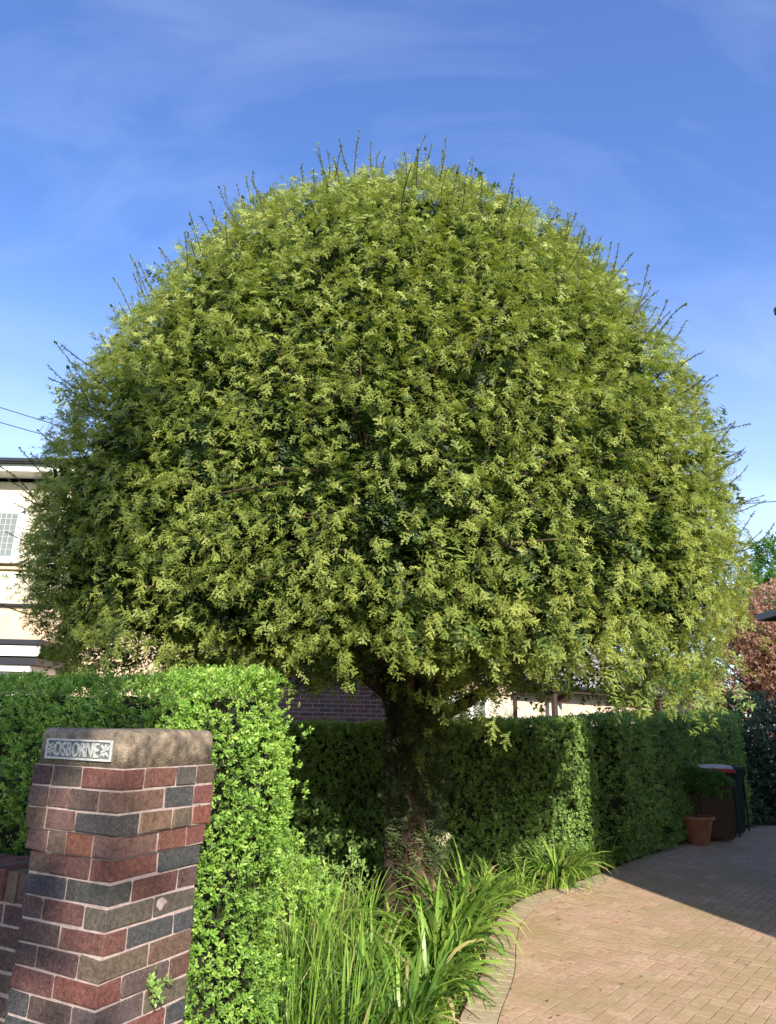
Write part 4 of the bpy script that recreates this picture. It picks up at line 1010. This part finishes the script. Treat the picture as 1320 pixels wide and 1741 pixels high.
# yellow-green privet seedling at the hedge foot
shrub('privet_seedling', 'young light green privet shoot at the foot of the privet hedge', (-.52, 4.55, 0), [(0, 0, .5, .14, .14, .32), (.1, .25, .42, .16, .16, .26), (-.08, .1, .72, .07, .07, .16)], 420, 1.1, M['privet'], privet)
shrub('bed_shrub', 'leafy dark shrub in the bed left of the yew trunk', (-.55, 6.5, 0), [(0, 0, .4, .35, .3, .4), (.3, .2, .3, .3, .25, .3), (-.25, -.2, .3, .25, .25, .3)], 520, 1.3, M['hedge_mid'], privet2)
# low ground cover and dry litter on the bed and along the edging
k = 2600; y = RNG.uniform(3.2, 10.5, k); x = np.interp(y, EC[:, 1], EC[:, 0])-np.abs(RNG.normal(0, .5, k))+.03; keep = x > -1.2; x, y = x[keep], y[keep]; k = len(x)
lt = [leaf_tri((0, 0, 0), (1, 0, 0), (0, 0, 1), .045, .018), ]
V, F, T = scatter(np.array(lt[0][0]), np.array(lt[0][1]), np.c_[x, y, RNG.uniform(-.008, .012, k)], rnd(k)*np.array([1, 1, .25]), unit(rnd(k)*.4+np.array([0, 0, 1])), RNG.uniform(.4, 1.2, k), RNG.random(k))
k2 = 110; y2 = RNG.uniform(4.0, 9.0, k2); x2 = np.interp(y2, EC[:, 1], EC[:, 0])+.05+np.abs(RNG.normal(0, .55, k2))
V2, F2, T2 = scatter(np.array(lt[0][0]), np.array(lt[0][1]), np.c_[x2, y2, RNG.uniform(.004, .010, k2)], rnd(k2)*np.array([1, 1, .12]), unit(rnd(k2)*.3+np.array([0, 0, 1])), RNG.uniform(.35, .9, k2), RNG.random(k2))
V, F, T = cat_sc([(V, F, T), (V2, F2, T2)])
tag(mesh_np('leaf_litter', V, F, M['litter'], None, tint=T), 'dry brown leaf litter along the edge of the bed', None, None, 'stuff')
k = 1500; y = RNG.uniform(3.6, 10.2, k); x = np.interp(y, EC[:, 1], EC[:, 0])-np.abs(RNG.normal(0, .28, k))-.02
V, F, T = scatter(*sprig(8, .04, .012, .05, 31, 1.0), np.c_[x, y, np.full(k, -.01)], unit(rnd(k)*.4+np.array([0, 0, 1])), rnd(k), RNG.uniform(.5, 1.3, k), np.clip(.6+RNG.normal(0, .2, k), 0, 1))
tag(mesh_np('ground_cover', V, F, M['lily'], None, tint=T), 'low weedy ground cover along the paving edge', None, None, 'stuff')

# ------------------------------------------------------------------ pot and bins by the shaded hedge
def lathe(name, prof, mat, parent, n=28):
    V, F = [], []
    for r, z in prof:
        for j in range(n): V.append((r*math.cos(2*math.pi*j/n), r*math.sin(2*math.pi*j/n), z))
    for i in range(len(prof)-1):
        for j in range(n): F.append((i*n+j, i*n+(j+1) % n, (i+1)*n+(j+1) % n, (i+1)*n+j))
    return mesh_np(name, np.array(V), np.array(F), mat, parent, smooth=True)
pt = empty('plant_pot', 'round terracotta pot standing in front of the brown bin', 'flower pot', (4.42, 10.78, 0))
lathe('body', [(.02, .0), (.135, .0), (.14, .01), (.172, .17), (.176, .175), (.176, .19), (.18, .195), (.205, .315), (.205, .32)], M['terracotta'], pt)
lathe('rim', [(.205, .318), (.238, .322), (.242, .335), (.242, .365), (.236, .372), (.212, .372), (.206, .34)], M['terracotta'], pt)
lathe('soil', [(.206, .335), (.1, .345), (.005, .35)], M['soil'], pt)
ms = empty('small_shrub', 'little spreading green shrub growing in the terracotta pot', 'shrub', (4.42, 10.78, .34))
V, F = join_np([tube_np([(0, 0, -.02), (.015, 0, .15), (.0, 0, .32)], [.014, .012, .010], 7), tube_np([(.0, 0, .2), (-.08, 0, .38), (-.12, .02, .5)], [.009, .007, .004], 6), tube_np([(0, 0, .3), (.14, -.02, .38), (.42, -.05, .40)], [.010, .007, .004], 6), tube_np([(0, 0, .3), (.05, .02, .45), (.12, .03, .6)], [.009, .007, .003], 6)])
mesh_np('stem', V, F, M['twig'], ms, smooth=True)
V, F, T = crown_cloud([(.12, -.02, .52, .26, .2, .13), (.34, -.05, .44, .18, .16, .11), (-.05, 0, .5, .16, .15, .12)], 520, [sprig(6, .5, .26, .6, s) for s in (41, 42)], .10)
tag(mesh_np('foliage', V, F, M['far_tree'], ms, tint=T), kind='stuff')
def wheelie_bin(loc, rz, body_m, lid_m, label, red=False, s=1.0):
    t = empty('wheelie_bin', label, 'bin', loc, 'wheelie bins by the hedge', rotz=rz)
    def frus(z0, z1, w0, d0, w1, d1, name, mat, bev=.015, y0=0, y1=0):
        bm = bmesh.new(); vs = []
        for z, w, d, yo in ((z0, w0, d0, y0), (z1, w1, d1, y1)):
            for sx, sy in ((-1, -1), (1, -1), (1, 1), (-1, 1)): vs.append(bm.verts.new((sx*w/2*s, (sy*d/2+yo)*s, z*s)))
        for i in range(4): bm.faces.new((vs[i], vs[(i+1) % 4], vs[4+(i+1) % 4], vs[4+i]))
        bm.faces.new(vs[3::-1]); bm.faces.new(vs[4:8])
        bmesh.ops.recalc_face_normals(bm, faces=bm.faces[:])
        bmesh.ops.bevel(bm, geom=bm.edges[:], offset=bev*s, segments=2, affect='EDGES'); return obj_bm(name, bm, mat, t)
    frus(.03, .90, .46, .50, .56, .62, 'body', body_m, .03)
    frus(.86, .925, .585, .66, .60, .68, 'rim', body_m if not red else M['black'], .012)
    lid = frus(.93, .985, .60, .70, .585, .68, 'lid', lid_m, .015)
    if red:
        frus(.985, 1.03, .57, .62, .52, .52, 'lid_panel', M['bin_pale'], .012)
    for sx in (-.27, .27):
        V, F = tube_np([(sx*s, .36*s, .80*s), (sx*s, .42*s, .92*s), (sx*s, .38*s, .97*s)], [.016*s]*3, 7); mesh_np('hinge_arm', V, F, body_m, t, smooth=True)
    V, F = tube_np([(-.27*s, .42*s, .92*s), (0, .42*s, .925*s), (.27*s, .42*s, .92*s)], [.016*s]*3, 8); mesh_np('handle', V, F, M['black'], t, smooth=True)
    for sx in (-.25, .25):
        V, F = tube_np([((sx-.03)*s, .27*s, .10*s), ((sx-.028)*s, .27*s, .10*s), ((sx+.028)*s, .27*s, .10*s), ((sx+.03)*s, .27*s, .10*s)], [.02*s, .10*s, .10*s, .02*s], 16); mesh_np('wheel', V, F, M['black'], t)
    box('corner_strip', (.262*s, -.285*s, .48*s), (.02*s, .02*s, .82*s), M['black'], t, .004)
    return t
wheelie_bin((4.88, 11.3, 0), math.radians(-10), M['bin_brown'], M['bin_red'], 'brown wheelie bin with red edged pale lid behind the terracotta pot', True)
wheelie_bin((5.32, 11.95, 0), math.radians(-6), M['bin_green'], M['bin_green'], 'dark green wheelie bin half hidden behind the brown bin')
